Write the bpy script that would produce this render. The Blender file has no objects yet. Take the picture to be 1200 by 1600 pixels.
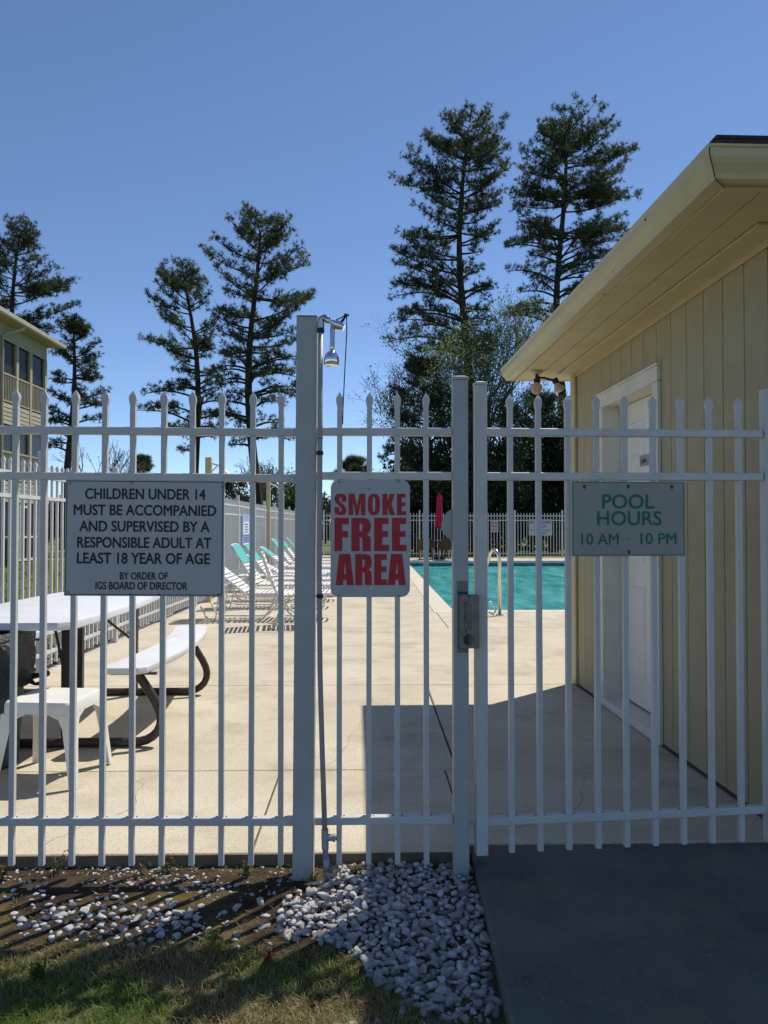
import bpy, math, random
import numpy as np
from mathutils import Vector, Matrix, Quaternion
from mathutils.geometry import tessellate_polygon
from mathutils import noise as mnoise

R = math.radians
scene = bpy.context.scene
H = 1.257                      # eye height above the pool deck (deck top is z = 0)
SUN = Vector((0.451, 0.4295, 1.0)).normalized()

# ------------------------------------------------------------------ camera, sky, sun, exposure
cam_d = bpy.data.cameras.new('camera')
cam_d.sensor_fit = 'HORIZONTAL'; cam_d.sensor_width = 36; cam_d.lens = 36
cam_d.clip_start = 0.05; cam_d.clip_end = 4000
cam = bpy.data.objects.new('camera', cam_d)
scene.collection.objects.link(cam)
cam.location = (0, 0, H)
cam.rotation_euler = (R(90 + 1.1), 0, R(-1.19))
scene.camera = cam

world = bpy.data.worlds.new('World'); scene.world = world; world.use_nodes = True
wn = world.node_tree.nodes; wl = world.node_tree.links; wn.clear()
sky = wn.new('ShaderNodeTexSky'); sky.sky_type = 'NISHITA'; sky.sun_disc = False
sky.sun_elevation = math.asin(SUN.z); sky.sun_rotation = math.atan2(SUN.x, SUN.y)
sky.altitude = 0; sky.air_density = 0.65; sky.dust_density = 0.0; sky.ozone_density = 4.0
bg = wn.new('ShaderNodeBackground'); bg.inputs['Strength'].default_value = 0.15
wo = wn.new('ShaderNodeOutputWorld')
wl.new(sky.outputs[0], bg.inputs[0]); wl.new(bg.outputs[0], wo.inputs[0])

sun_d = bpy.data.lights.new('sun', 'SUN'); sun_d.energy = 4.8; sun_d.angle = R(0.53); sun_d.color = (1.0, 0.95, 0.87)
sun_o = bpy.data.objects.new('sun', sun_d); scene.collection.objects.link(sun_o)
sun_o.rotation_euler = SUN.to_track_quat('Z', 'Y').to_euler(); sun_o.location = (20, 20, 40)

scene.render.engine = 'CYCLES'
scene.view_settings.view_transform = 'Standard'
scene.view_settings.look = 'None'
scene.view_settings.exposure = 0.06
scene.view_settings.gamma = 1.0
scene.cycles.max_bounces = 8
scene.cycles.transparent_max_bounces = 12

# ------------------------------------------------------------------ helpers
C = scene.collection

def set_tag(o, label=None, cat=None, group=None, kind=None):
    if label: o['label'] = label
    if cat: o['category'] = cat
    if group: o['group'] = group
    if kind: o['kind'] = kind
    return o

def thing(name, label, cat, loc=(0, 0, 0), rz=0.0, group=None):
    o = bpy.data.objects.new(name, None); o.empty_display_size = 0.1
    C.objects.link(o); o.location = loc; o.rotation_euler = (0, 0, rz)
    return set_tag(o, label, cat, group)

def copy_tree(o, parent=None):
    c = o.copy(); C.objects.link(c)
    if parent is not None: c.parent = parent
    for ch in list(o.children): copy_tree(ch, c)
    return c

class MB:
    def __init__(s): s.v = []; s.f = []; s.sm = False
    def add(s, vs, fs):
        n = len(s.v); s.v.extend([tuple(v) for v in vs]); s.f.extend([tuple(i + n for i in f) for f in fs]); return s
    def box(s, x0, x1, y0, y1, z0, z1):
        return s.add([(x0,y0,z0),(x1,y0,z0),(x1,y1,z0),(x0,y1,z0),(x0,y0,z1),(x1,y0,z1),(x1,y1,z1),(x0,y1,z1)],
                     [(0,3,2,1),(4,5,6,7),(0,1,5,4),(1,2,6,5),(2,3,7,6),(3,0,4,7)])
    def rbox(s, x0, x1, y0, y1, z0, z1, b):
        # box with chamfered vertical and horizontal edges
        rings = [(b, z0), (0, z0 + b), (0, z1 - b), (b, z1)]
        vs = []
        for ins, z in rings:
            a, c, d, e = x0 + ins, x1 - ins, y0 + ins, y1 - ins
            vs += [(a + b, d, z), (c - b, d, z), (c, d + b, z), (c, e - b, z), (c - b, e, z), (a + b, e, z), (a, e - b, z), (a, d + b, z)]
        fs = [tuple(range(7, -1, -1)), tuple(range(24, 32))]
        for k in range(3):
            for i in range(8):
                j = (i + 1) % 8
                fs.append((k*8+i, k*8+j, k*8+8+j, k*8+8+i))
        return s.add(vs, fs)
    def tube(s, pts, r, n=8, cap=True, r2=None):
        pts = [Vector(p) for p in pts]; m = len(pts)
        rad = r if isinstance(r, (list, tuple)) else [r + ((r2 if r2 is not None else r) - r) * i / max(1, m - 1) for i in range(m)]
        t0 = (pts[1] - pts[0]).normalized()
        u = t0.orthogonal().normalized()
        vs = []
        for i, p in enumerate(pts):
            t = (pts[min(i + 1, m - 1)] - pts[max(i - 1, 0)])
            if t.length < 1e-9: t = t0.copy()
            t.normalize()
            u = (u - t * u.dot(t))
            if u.length < 1e-6: u = t.orthogonal()
            u.normalize(); w = t.cross(u)
            for k in range(n):
                a = 2 * math.pi * k / n
                vs.append(p + (u * math.cos(a) + w * math.sin(a)) * rad[i])
        fs = []
        for i in range(m - 1):
            for k in range(n):
                j = (k + 1) % n
                fs.append((i*n+k, i*n+j, (i+1)*n+j, (i+1)*n+k))
        if cap: fs += [tuple(range(n - 1, -1, -1)), tuple(range((m-1)*n, m*n))]
        return s.add(vs, fs)
    def lathe(s, prof, c=(0, 0, 0), n=20):
        vs = []; m = len(prof)
        for r_, z in prof:
            for k in range(n):
                a = 2 * math.pi * k / n
                vs.append((c[0] + r_ * math.cos(a), c[1] + r_ * math.sin(a), c[2] + z))
        fs = [(i*n+k, i*n+(k+1) % n, (i+1)*n+(k+1) % n, (i+1)*n+k) for i in range(m-1) for k in range(n)]
        fs += [tuple(range(n - 1, -1, -1)), tuple(range((m-1)*n, m*n))]
        return s.add(vs, fs)
    def prism(s, poly, axis, a, b):
        # poly list of 2-D points; axis 'x','y','z' extrusion axis from a to b
        def P(p, t):
            return {'x': (t, p[0], p[1]), 'y': (p[0], t, p[1]), 'z': (p[0], p[1], t)}[axis]
        n = len(poly)
        vs = [P(p, a) for p in poly] + [P(p, b) for p in poly]
        fs = [tuple(range(n - 1, -1, -1)), tuple(range(n, 2 * n))] + [(i, (i+1) % n, n + (i+1) % n, n + i) for i in range(n)]
        return s.add(vs, fs)
    def mesh(s, name):
        me = bpy.data.meshes.new(name); me.from_pydata(s.v, [], s.f); me.validate(); 
        import bmesh
        bm = bmesh.new(); bm.from_mesh(me); bmesh.ops.recalc_face_normals(bm, faces=bm.faces); bm.to_mesh(me); bm.free()
        return me
    def build(s, name, m, parent=None, smooth=None, bevel=None, **kw):
        me = s.mesh(name); return link(name, me, m, parent, smooth, bevel, **kw)

def link(name, me, m, parent=None, smooth=None, bevel=None, label=None, cat=None, group=None, kind=None):
    if not me.materials: me.materials.append(m)
    o = bpy.data.objects.new(name, me); C.objects.link(o)
    if parent is not None: o.parent = parent
    if smooth:
        me.polygons.foreach_set('use_smooth', [True] * len(me.polygons))
        if smooth is not True:
            me.set_sharp_from_angle(angle=R(smooth))
    if bevel:
        md = o.modifiers.new('bevel', 'BEVEL'); md.width = bevel; md.segments = 2; md.limit_method = 'ANGLE'; md.angle_limit = R(40)
    return set_tag(o, label, cat, group, kind)

def np_mesh(name, V, F, col=None):
    me = bpy.data.meshes.new(name); V = np.asarray(V, np.float32); F = np.asarray(F, np.int32); k = F.shape[1]
    me.vertices.add(len(V)); me.vertices.foreach_set('co', V.ravel())
    me.loops.add(F.size); me.loops.foreach_set('vertex_index', F.ravel())
    me.polygons.add(len(F)); me.polygons.foreach_set('loop_start', np.arange(0, F.size, k, dtype=np.int32))
    me.polygons.foreach_set('loop_total', np.full(len(F), k, np.int32))
    me.update(calc_edges=True)
    if col is not None:
        a = me.attributes.new('tint', 'FLOAT_COLOR', 'POINT')
        cc = np.ones((len(V), 4), np.float32); cc[:, :3] = col; a.data.foreach_set('color', cc.ravel())
    return me

# ------------------------------------------------------------------ materials
def mat(name, c1, c2=None, rough=0.7, metal=0.0, scale=6.0, detail=6, bump=0.0, bscale=60.0, spec=0.4, c3=None, fac3=0.0, scale3=1.5,
        stretch=(1, 1, 1), bstretch=(1, 1, 1), rand=0.0, sub=0.0, r2=None, speck=None, coord='Object', tl=0.0, bdist=0.01):
    m = bpy.data.materials.new(name); m.use_nodes = True; n = m.node_tree.nodes; l = m.node_tree.links; n.clear()
    out = n.new('ShaderNodeOutputMaterial'); b = n.new('ShaderNodeBsdfPrincipled'); l.new(b.outputs[0], out.inputs[0])
    tc = n.new('ShaderNodeTexCoord')
    def noise_(sc, st, det=detail, rg=0.6):
        mp = n.new('ShaderNodeMapping'); mp.inputs['Scale'].default_value = st; l.new(tc.outputs[coord], mp.inputs[0])
        t = n.new('ShaderNodeTexNoise'); t.inputs['Scale'].default_value = sc; t.inputs['Detail'].default_value = det; t.inputs['Roughness'].default_value = rg
        l.new(mp.outputs[0], t.inputs['Vector']); return t
    b.inputs['Roughness'].default_value = rough; b.inputs['Metallic'].default_value = metal
    b.inputs['Specular IOR Level'].default_value = spec
    def mix(f, a, c):
        x = n.new('ShaderNodeMix'); x.data_type = 'RGBA'
        if isinstance(f, float): x.inputs[0].default_value = f
        else: l.new(f, x.inputs[0])
        for k, s_ in ((6, a), (7, c)):
            if isinstance(s_, (tuple, list)): x.inputs[k].default_value = (*s_, 1)
            else: l.new(s_, x.inputs[k])
        return x.outputs[2]
    def ramp(src, lo, hi):
        r_ = n.new('ShaderNodeMapRange'); r_.inputs[1].default_value = lo; r_.inputs[2].default_value = hi; l.new(src, r_.inputs[0]); return r_.outputs[0]
    col = tuple(c1)
    if c2 is not None:
        col = mix(ramp(noise_(scale, stretch).outputs[0], 0.35, 0.68), col, tuple(c2))
    if c3 is not None:
        f = n.new('ShaderNodeMath'); f.operation = 'MULTIPLY'; f.inputs[1].default_value = fac3
        l.new(ramp(noise_(scale3, (1, 1, 1), 8, 0.7).outputs[0], 0.5, 0.72), f.inputs[0]); col = mix(f.outputs[0], col, tuple(c3))
    if speck is not None:
        sc, amt, cc = speck
        f = n.new('ShaderNodeMath'); f.operation = 'MULTIPLY'; f.inputs[1].default_value = amt
        l.new(ramp(noise_(sc, (1, 1, 1), 2, 0.5).outputs[0], 0.56, 0.66), f.inputs[0]); col = mix(f.outputs[0], col, tuple(cc))
    if rand:
        oi = n.new('ShaderNodeObjectInfo'); hs = n.new('ShaderNodeHueSaturation')
        mr = n.new('ShaderNodeMapRange'); mr.inputs[3].default_value = 1 - rand; mr.inputs[4].default_value = 1 + rand
        l.new(oi.outputs['Random'], mr.inputs[0]); l.new(mr.outputs[0], hs.inputs['Value'])
        if isinstance(col, tuple): hs.inputs['Color'].default_value = (*col, 1)
        else: l.new(col, hs.inputs['Color'])
        col = hs.outputs[0]
    if isinstance(col, tuple): b.inputs['Base Color'].default_value = (*col, 1)
    else: l.new(col, b.inputs['Base Color'])
    if r2 is not None:
        mr = n.new('ShaderNodeMapRange'); mr.inputs[3].default_value = rough; mr.inputs[4].default_value = r2
        l.new(noise_(scale * 2, (1, 1, 1)).outputs[0], mr.inputs[0]); l.new(mr.outputs[0], b.inputs['Roughness'])
    if bump:
        bp = n.new('ShaderNodeBump'); bp.inputs['Strength'].default_value = bump; bp.inputs['Distance'].default_value = bdist
        l.new(noise_(bscale, bstretch, 5, 0.65).outputs[0], bp.inputs['Height']); l.new(bp.outputs[0], b.inputs['Normal'])
    if sub:
        b.inputs['Subsurface Weight'].default_value = sub; b.inputs['Subsurface Radius'].default_value = (.02, .02, .02)
    return m

def leaf_mat(name, trans=0.35, rough=0.6, mul=1.0):
    # colour comes from the 'tint' attribute of each leaf / blade; thin translucent leaf
    m = bpy.data.materials.new(name); m.use_nodes = True; n = m.node_tree.nodes; l = m.node_tree.links; n.clear()
    out = n.new('ShaderNodeOutputMaterial'); at = n.new('ShaderNodeAttribute'); at.attribute_name = 'tint'
    b = n.new('ShaderNodeBsdfPrincipled'); b.inputs['Roughness'].default_value = rough; b.inputs['Specular IOR Level'].default_value = 0.35
    tr = n.new('ShaderNodeBsdfTranslucent'); mx = n.new('ShaderNodeMixShader'); mx.inputs[0].default_value = trans
    l.new(at.outputs[0], b.inputs['Base Color']); l.new(at.outputs[0], tr.inputs[0])
    l.new(b.outputs[0], mx.inputs[1]); l.new(tr.outputs[0], mx.inputs[2]); l.new(mx.outputs[0], out.inputs[0])
    return m

M = {}
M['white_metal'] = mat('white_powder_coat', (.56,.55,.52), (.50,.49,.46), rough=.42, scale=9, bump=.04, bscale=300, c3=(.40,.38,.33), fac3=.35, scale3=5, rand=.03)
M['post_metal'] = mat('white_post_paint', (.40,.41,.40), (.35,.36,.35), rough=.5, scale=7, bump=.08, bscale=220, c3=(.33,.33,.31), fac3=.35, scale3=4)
M['far_metal'] = mat('far_fence_paint', (.62,.61,.58), (.52,.51,.48), rough=.5, scale=4, rand=.05)
M['screw'] = mat('screw_steel', (.12,.11,.10), rough=.5, metal=.8)
M['sign_board'] = mat('sign_aluminium', (.42,.43,.43), (.37,.38,.39), rough=.4, scale=5, c3=(.38,.38,.37), fac3=.4, scale3=9, bump=.03, bscale=90)
M['sign_green_board'] = mat('sign_weathered_board', (.31,.315,.275), (.26,.265,.23), rough=.5, scale=6, c3=(.27,.28,.25), fac3=.5, scale3=8, bump=.05, bscale=60)
M['ink_black'] = mat('sign_black_ink', (.012,.013,.02), rough=.5)
M['ink_red'] = mat('sign_red_ink', (.42,.012,.022), (.34,.01,.02), rough=.42, scale=20)
M['ink_green'] = mat('sign_green_ink', (.0,.15,.085), (.01,.12,.07), rough=.5, scale=40)
M['ink_blue'] = mat('sign_blue_ink', (.03,.03,.22), rough=.5)
M['ink_grey'] = mat('sign_grey_ink', (.3,.31,.31), rough=.6)
M['steel'] = mat('brushed_lock_steel', (.20,.20,.19), (.14,.14,.135), rough=.42, metal=.75, scale=30, bump=.1, bscale=120)
M['steel_dark'] = mat('lock_recess', (.02,.02,.02), rough=.5)
M['chrome'] = mat('chrome', (.75,.75,.76), rough=.08, metal=1.0)
M['chrome_dull'] = mat('dull_chrome', (.52,.51,.50), (.34,.34,.34), rough=.25, metal=1.0, scale=40)
M['handrail'] = mat('stainless_handrail', (.78,.74,.66), (.66,.61,.52), rough=.22, metal=1.0, scale=15)
M['pvc'] = mat('grey_white_pvc_pipe', (.34,.33,.34), (.29,.28,.29), rough=.45, scale=12, c3=(.28,.27,.26), fac3=.3, scale3=14)
M['strap'] = mat('black_pipe_strap', (.015,.016,.02), rough=.5)
M['pipe_blue'] = mat('purple_primer', (.09,.07,.30), (.3,.3,.4), rough=.6, scale=60)
M['brass'] = mat('weathered_valve', (.20,.24,.22), (.12,.13,.1), rough=.5, metal=.5, scale=60)
M['concrete'] = mat('deck_concrete', (.585,.515,.395), (.485,.415,.30), rough=.85, scale=1.3, detail=9, bump=.6, bscale=95, c3=(.36,.30,.205), fac3=1.0, scale3=1.7, speck=(90, .7, (.33,.28,.20)), bdist=.006, spec=.25)
M['concrete_edge'] = mat('slab_edge_concrete', (.16,.14,.10), (.08,.075,.055), rough=.95, scale=8, bump=.6, bscale=60)
M['joint'] = mat('joint_filler', (.045,.04,.03), (.09,.08,.06), rough=.95, scale=25)
M['coping'] = mat('pool_coping', (.60,.54,.43), (.54,.48,.37), rough=.8, scale=3, bump=.2, bscale=90)
M['pad'] = mat('entry_pad_concrete', (.135,.145,.122), (.068,.076,.070), rough=.9, scale=2.0, detail=9, bump=.5, bscale=110, c3=(.15,.15,.095), fac3=.9, scale3=1.6, speck=(120, .6, (.15,.16,.155)), bdist=.004, spec=.2)
M['siding'] = mat('painted_plywood_siding', (.42,.37,.235), (.365,.32,.20), rough=.8, scale=3, bump=.8, bscale=26, bstretch=(1, .7, 7), c3=(.36,.32,.22), fac3=.35, scale3=5, rand=.035, spec=.25, bdist=.004)
M['groove'] = mat('siding_groove', (.10,.085,.055), rough=.95)
M['trim_cream'] = mat('cream_trim_paint', (.54,.46,.26), (.48,.40,.225), rough=.6, scale=3, c3=(.42,.37,.25), fac3=.35, scale3=6, bump=.1, bscale=50, bstretch=(1,.2,1))
M['gutter'] = mat('cream_gutter_enamel', (.60,.52,.30), (.52,.45,.25), rough=.38, scale=2.5, c3=(.45,.37,.20), fac3=.5, scale3=3.5)
M['shingle'] = mat('asphalt_shingle', (.045,.042,.045), (.028,.026,.03), rough=.95, scale=40, bump=.8, bscale=300)
M['white_paint'] = mat('white_door_paint', (.80,.77,.70), (.74,.71,.64), rough=.5, scale=5, c3=(.5,.48,.44), fac3=.2, scale3=9)
M['white_trim'] = mat('white_trim_paint', (.72,.68,.59), (.64,.61,.52), rough=.6, scale=5, bump=.08, bscale=50)
M['dark'] = mat('dark_void', (.006,.006,.006), rough=1)
M['lamp_glass'] = mat('flood_bulb_glass', (.62,.46,.30), (.55,.40,.26), rough=.25, scale=8)
M['lamp_socket'] = mat('dark_bronze_socket', (.03,.022,.016), rough=.5, metal=.4)
M['table_white'] = mat('white_moulded_plastic', (.66,.67,.68), (.60,.61,.62), rough=.5, scale=4, c3=(.42,.42,.40), fac3=.3, scale3=5, bump=.2, bscale=220, bdist=.002)
M['bronze'] = mat('dark_bronze_tube', (.045,.038,.032), (.06,.045,.035), rough=.45, metal=.3, scale=12, c3=(.11,.06,.035), fac3=.5, scale3=7)
M['stool'] = mat('white_resin', (.74,.73,.67), (.68,.67,.61), rough=.42, scale=6, sub=.0)
M['bin'] = mat('blue_grey_bin_plastic', (.035,.05,.075), (.03,.042,.06), rough=.55, scale=10)
M['bag'] = mat('black_bin_liner', (.006,.006,.008), rough=.3, bump=.8, bscale=14, bstretch=(1,1,5), bdist=.02, spec=.7)
M['strap_white'] = mat('white_vinyl_strap', (.78,.77,.74), rough=.5, rand=.03)
M['strap_teal'] = mat('teal_vinyl_strap', (.11,.46,.42), rough=.5, rand=.05)
M['lounger_frame'] = mat('white_lounger_tube', (.74,.72,.68), (.6,.58,.53), rough=.45, scale=8)
M['soil'] = None
M['bark'] = mat('pine_bark', (.055,.040,.032), (.03,.022,.018), rough=.95, scale=5, bump=.8, bscale=8, stretch=(3,3,.6), bdist=.05)
M['bark_pale'] = mat('young_bark', (.10,.085,.065), (.06,.05,.04), rough=.95, scale=9)
M['needles'] = leaf_mat('pine_needles', .38, .5)
M['leaves'] = leaf_mat('spring_leaves', .4, .6)
M['blades'] = leaf_mat('grass_blades', .45, .6)
M['stone'] = mat('white_marble_stone', (.74,.73,.70), (.44,.44,.44), rough=.75, scale=22, bump=.8, bscale=60, c3=(.40,.24,.15), fac3=.75, scale3=7, rand=.38)
M['umbrella'] = mat('magenta_canvas', (.50,.018,.065), (.42,.012,.05), rough=.8, scale=6)
M['wood'] = mat('brown_wicker', (.10,.045,.02), (.07,.03,.015), rough=.7, scale=9)
M['screen'] = mat('porch_screen_dark', (.012,.013,.014), (.03,.03,.03), rough=.25, scale=1.2, spec=.5)
M['condo_siding'] = mat('condo_lap_siding', (.33,.295,.20), (.29,.26,.175), rough=.8, scale=3)
M['condo_trim'] = mat('condo_cream_trim', (.40,.365,.26), (.34,.31,.22), rough=.7, scale=2)
M['condo_roof'] = mat('condo_shingles', (.07,.065,.06), (.05,.045,.04), rough=.95, scale=6)
M['car_paint'] = mat('dark_car_paint', (.01,.012,.018), rough=.2, spec=.6)
M['car_glass'] = mat('car_glass', (.05,.06,.07), rough=.05, spec=.8)
M['tyre'] = mat('tyre_rubber', (.012,.012,.012), rough=.9)
M['rock'] = mat('drain_rock', (.30,.27,.23), (.16,.14,.12), rough=.9, scale=6, bump=.4, bscale=30)
M['ac'] = mat('ac_grey', (.10,.10,.10), (.06,.06,.06), rough=.6, scale=12)
M['soil_moss'] = mat('moss', (.10,.085,.02), (.06,.05,.02), rough=1, scale=30)

def attr_free_ground():
    m = bpy.data.materials.new('ground_soil_and_turf'); m.use_nodes = True; n = m.node_tree.nodes; l = m.node_tree.links; n.clear()
    out = n.new('ShaderNodeOutputMaterial'); b = n.new('ShaderNodeBsdfPrincipled'); l.new(b.outputs[0], out.inputs[0])
    b.inputs['Roughness'].default_value = .95; b.inputs['Specular IOR Level'].default_value = .2
    tc = n.new('ShaderNodeTexCoord')
    def nz(sc, det=8, rg=.65):
        t = n.new('ShaderNodeTexNoise'); t.inputs['Scale'].default_value = sc; t.inputs['Detail'].default_value = det; t.inputs['Roughness'].default_value = rg
        l.new(tc.outputs['Object'], t.inputs['Vector']); return t.outputs[0]
    def rp(src, lo, hi, a=0., c=1.):
        r_ = n.new('ShaderNodeMapRange'); r_.inputs[1].default_value = lo; r_.inputs[2].default_value = hi; r_.inputs[3].default_value = a; r_.inputs[4].default_value = c
        l.new(src, r_.inputs[0]); return r_.outputs[0]
    def mx(f, a, c):
        x = n.new('ShaderNodeMix'); x.data_type = 'RGBA'; l.new(f, x.inputs[0])
        for k, s_ in ((6, a), (7, c)):
            if isinstance(s_, tuple): x.inputs[k].default_value = (*s_, 1)
            else: l.new(s_, x.inputs[k])
        return x.outputs[2]
    soil = mx(rp(nz(9), .35, .65), (.020,.014,.009), (.070,.050,.028))
    moss = mx(rp(nz(40), .4, .6), (.080,.060,.018), (.13,.092,.035))
    dirt = mx(rp(nz(3.2), .47, .6), soil, moss)
    turf = mx(rp(nz(2.3), .42, .60), (.075,.085,.030), (.17,.14,.07))
    lawn = mx(rp(nz(.7), .35, .65), (.10,.14,.030), (.16,.18,.05))
    sp = n.new('ShaderNodeSeparateXYZ'); l.new(tc.outputs['Object'], sp.inputs[0])
    # distance from the camera side decides soil / turf / far lawn, with a wandering edge
    ad = n.new('ShaderNodeMath'); ad.operation = 'ADD'; l.new(sp.outputs[1], ad.inputs[0]); l.new(rp(nz(4), 0, 1, -.25, .25), ad.inputs[1])
    col = mx(rp(ad.outputs[0], 2.30, 2.45), turf, dirt)
    col = mx(rp(ad.outputs[0], 3.3, 4.0), col, lawn)
    l.new(col, b.inputs['Base Color'])
    bp = n.new('ShaderNodeBump'); bp.inputs['Strength'].default_value = .8; bp.inputs['Distance'].default_value = .012
    l.new(nz(70, 6, .7), bp.inputs['Height']); l.new(bp.outputs[0], b.inputs['Normal'])
    return m
M['ground'] = attr_free_ground()

def water_mat():
    # seen this low the refracted view ends on the sunlit plaster floor: a soft teal body under a rippled gloss
    m = bpy.data.materials.new('pool_water'); m.use_nodes = True; n = m.node_tree.nodes; l = m.node_tree.links; n.clear()
    out = n.new('ShaderNodeOutputMaterial'); df = n.new('ShaderNodeBsdfDiffuse')
    gl = n.new('ShaderNodeBsdfGlossy'); gl.inputs['Roughness'].default_value = .05; gl.inputs[0].default_value = (.9,.95,.95,1)
    fr = n.new('ShaderNodeFresnel'); fr.inputs['IOR'].default_value = 1.33
    ml = n.new('ShaderNodeMath'); ml.operation = 'MULTIPLY'; ml.inputs[1].default_value = .55
    mx = n.new('ShaderNodeMixShader'); tc = n.new('ShaderNodeTexCoord')
    def nz(sc, st, det):
        mp = n.new('ShaderNodeMapping'); mp.inputs['Scale'].default_value = st; t = n.new('ShaderNodeTexNoise')
        t.inputs['Scale'].default_value = sc; t.inputs['Detail'].default_value = det
        l.new(tc.outputs['Object'], mp.inputs[0]); l.new(mp.outputs[0], t.inputs['Vector']); return t
    cr = n.new('ShaderNodeMix'); cr.data_type = 'RGBA'; cr.inputs[6].default_value = (.035,.235,.235,1); cr.inputs[7].default_value = (.10,.40,.40,1)
    mr = n.new('ShaderNodeMapRange'); mr.inputs[1].default_value = .38; mr.inputs[2].default_value = .66
    l.new(nz(2.2, (1.4, .35, 1), 5).outputs[0], mr.inputs[0]); l.new(mr.outputs[0], cr.inputs[0]); l.new(cr.outputs[2], df.inputs[0])
    bp = n.new('ShaderNodeBump'); bp.inputs['Strength'].default_value = .35; bp.inputs['Distance'].default_value = .02
    l.new(nz(3.5, (1, .8, 1), 3).outputs[0], bp.inputs['Height'])
    for s_ in (gl, fr): l.new(bp.outputs[0], s_.inputs['Normal'])
    l.new(fr.outputs[0], ml.inputs[0]); l.new(ml.outputs[0], mx.inputs[0]); l.new(df.outputs[0], mx.inputs[1]); l.new(gl.outputs[0], mx.inputs[2])
    l.new(mx.outputs[0], out.inputs[0]); return m
M['water'] = water_mat()
M['basin'] = mat('pool_plaster', (.12,.62,.58), (.10,.56,.54), rough=.8, scale=1.2)
M['tile'] = mat('pool_tile_blue', (.02,.09,.16), (.03,.15,.22), rough=.25, scale=14, rand=.3)

# ------------------------------------------------------------------ lettering
_txt = {}
def text_mesh(s, w, h, off=0.0, ext=0.0004):
    """flat lettering, w x h metres, centred, facing -Y"""
    key = (s, w, h, off)
    if key in _txt: return _txt[key]
    cu = bpy.data.curves.new('lettering', 'FONT'); cu.body = s; cu.resolution_u = 4
    o = bpy.data.objects.new('lettering_tmp', cu); C.objects.link(o)
    dg = bpy.context.evaluated_depsgraph_get(); me0 = bpy.data.meshes.new_from_object(o.evaluated_get(dg))
    bpy.data.objects.remove(o)
    n = len(me0.vertices); co = np.empty(n * 3, np.float32); me0.vertices.foreach_get('co', co); co = co.reshape(-1, 3)
    mn, mxx = co.min(0), co.max(0); rho = off * h; sx = (w - 2*rho) / (mxx[0] - mn[0]); sy = (h - 2*rho) / (mxx[1] - mn[1])
    X = (co[:, 0] - (mn[0] + mxx[0]) / 2) * sx; Z = (co[:, 1] - (mn[1] + mxx[1]) / 2) * sy
    polys = [tuple(p.vertices) for p in me0.polygons]
    dirs = [(0, 0)] + ([(math.cos(a), math.sin(a)) for a in [math.pi*k/4 for k in range(8)]] if off > 0 else [])
    V, F = [], []
    for k, (dx, dz) in enumerate(dirs):          # heavier strokes: paint layers laid a hair apart
        b0 = len(V); V += [(x + dx*rho, -k*4e-5, z + dz*rho) for x, z in zip(X, Z)]; F += [tuple(i + b0 for i in p) for p in polys]
    me = bpy.data.meshes.new('lettering'); me.from_pydata(V, [], F); me.update(); _txt[key] = me
    return me

def lettering(s, w, h, loc, m, parent, off=0.0):
    o = link('lettering', text_mesh(s, w, h, off), m, parent); o.location = loc; return o

GL = {
 'E': [[(0,0),(1,0),(1,.19),(.55,.19),(.55,.42),(.93,.42),(.93,.6),(.55,.6),(.55,.81),(.97,.81),(.97,1),(0,1)]],
 'F': [[(0,0),(.55,0),(.55,.41),(.95,.41),(.95,.6),(.55,.6),(.55,.8),(1,.8),(1,1),(0,1)]],
 'A': [[(0,0),(.40,0),(.43,.17),(.59,.17),(.62,0),(1,0),(.80,1),(.19,1)], [(.45,.36),(.57,.36),(.51,.74)]],
 'M': [[(0,0),(.28,0),(.28,.6),(.41,0),(.6,0),(.73,.62),(.73,0),(1,0),(1,1),(.64,1),(.5,.45),(.35,1),(0,1)]],
 'K': [[(0,0),(.40,0),(.40,.36),(.58,0),(1,0),(.72,.53),(.98,1),(.58,1),(.40,.66),(.40,1),(0,1)]],
 'R': [[(0,0),(.43,0),(.43,.42),(.53,.41),(.57,.35),(.58,0),(1,0),(1,.33),(.97,.43),(.80,.50),(.95,.57),(1,.68),(1,.80),(.94,.92),(.80,.98),(.6,1),(0,1)], [(.43,.58),(.54,.60),(.57,.67),(.57,.76),(.53,.82),(.43,.83)]],
 'S': [[(1,.62),(.6,.62),(.6,.74),(.57,.81),(.5,.83),(.43,.81),(.4,.74),(.42,.67),(.6,.57),(.88,.42),(.98,.32),(1,.22),(.96,.1),(.86,.03),(.68,0),(.32,0),(.13,.04),(.03,.12),(0,.24),(0,.37),(.4,.37),(.4,.24),(.44,.17),(.5,.155),(.56,.17),(.6,.24),(.6,.3),(.52,.37),(.2,.52),(.05,.62),(0,.73),(.03,.88),(.13,.96),(.32,1),(.68,1),(.87,.96),(.97,.88),(1,.76)]],
}
def _ell(hx, x0, x1, y0, y1, p=2.6, n=24):
    return [(((x0+x1)/2) + (x1-x0)/2 * math.copysign(abs(math.cos(a))**(2/p), math.cos(a)), ((y0+y1)/2) + (y1-y0)/2 * math.copysign(abs(math.sin(a))**(2/p), math.sin(a))) for a in [2*math.pi*k/n for k in range(n)]]
GL['O'] = [_ell(0, 0, 1, 0, 1, 2.8), _ell(0, .39, .61, .16, .84, 3)]
def block_text(rows, m, parent, y):
    """rows: (letter, x0, x1, z0, z1) heavy condensed block letters, one part per word"""
    vs, fs = [], []
    for ch, x0, x1, z0, z1 in rows:
        loops = [[Vector((x0 + p[0]*(x1-x0), z0 + p[1]*(z1-z0), 0)) for p in lp] for lp in GL[ch]]
        flat = [p for lp in loops for p in lp]; n0 = len(vs)
        vs += [(p.x, y, p.y) for p in flat]
        fs += [tuple(n0 + i for i in t) for t in tessellate_polygon(loops)]
    me = bpy.data.meshes.new('lettering'); me.from_pydata(vs, [], fs); me.update()
    return link('lettering', me, m, parent)
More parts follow.
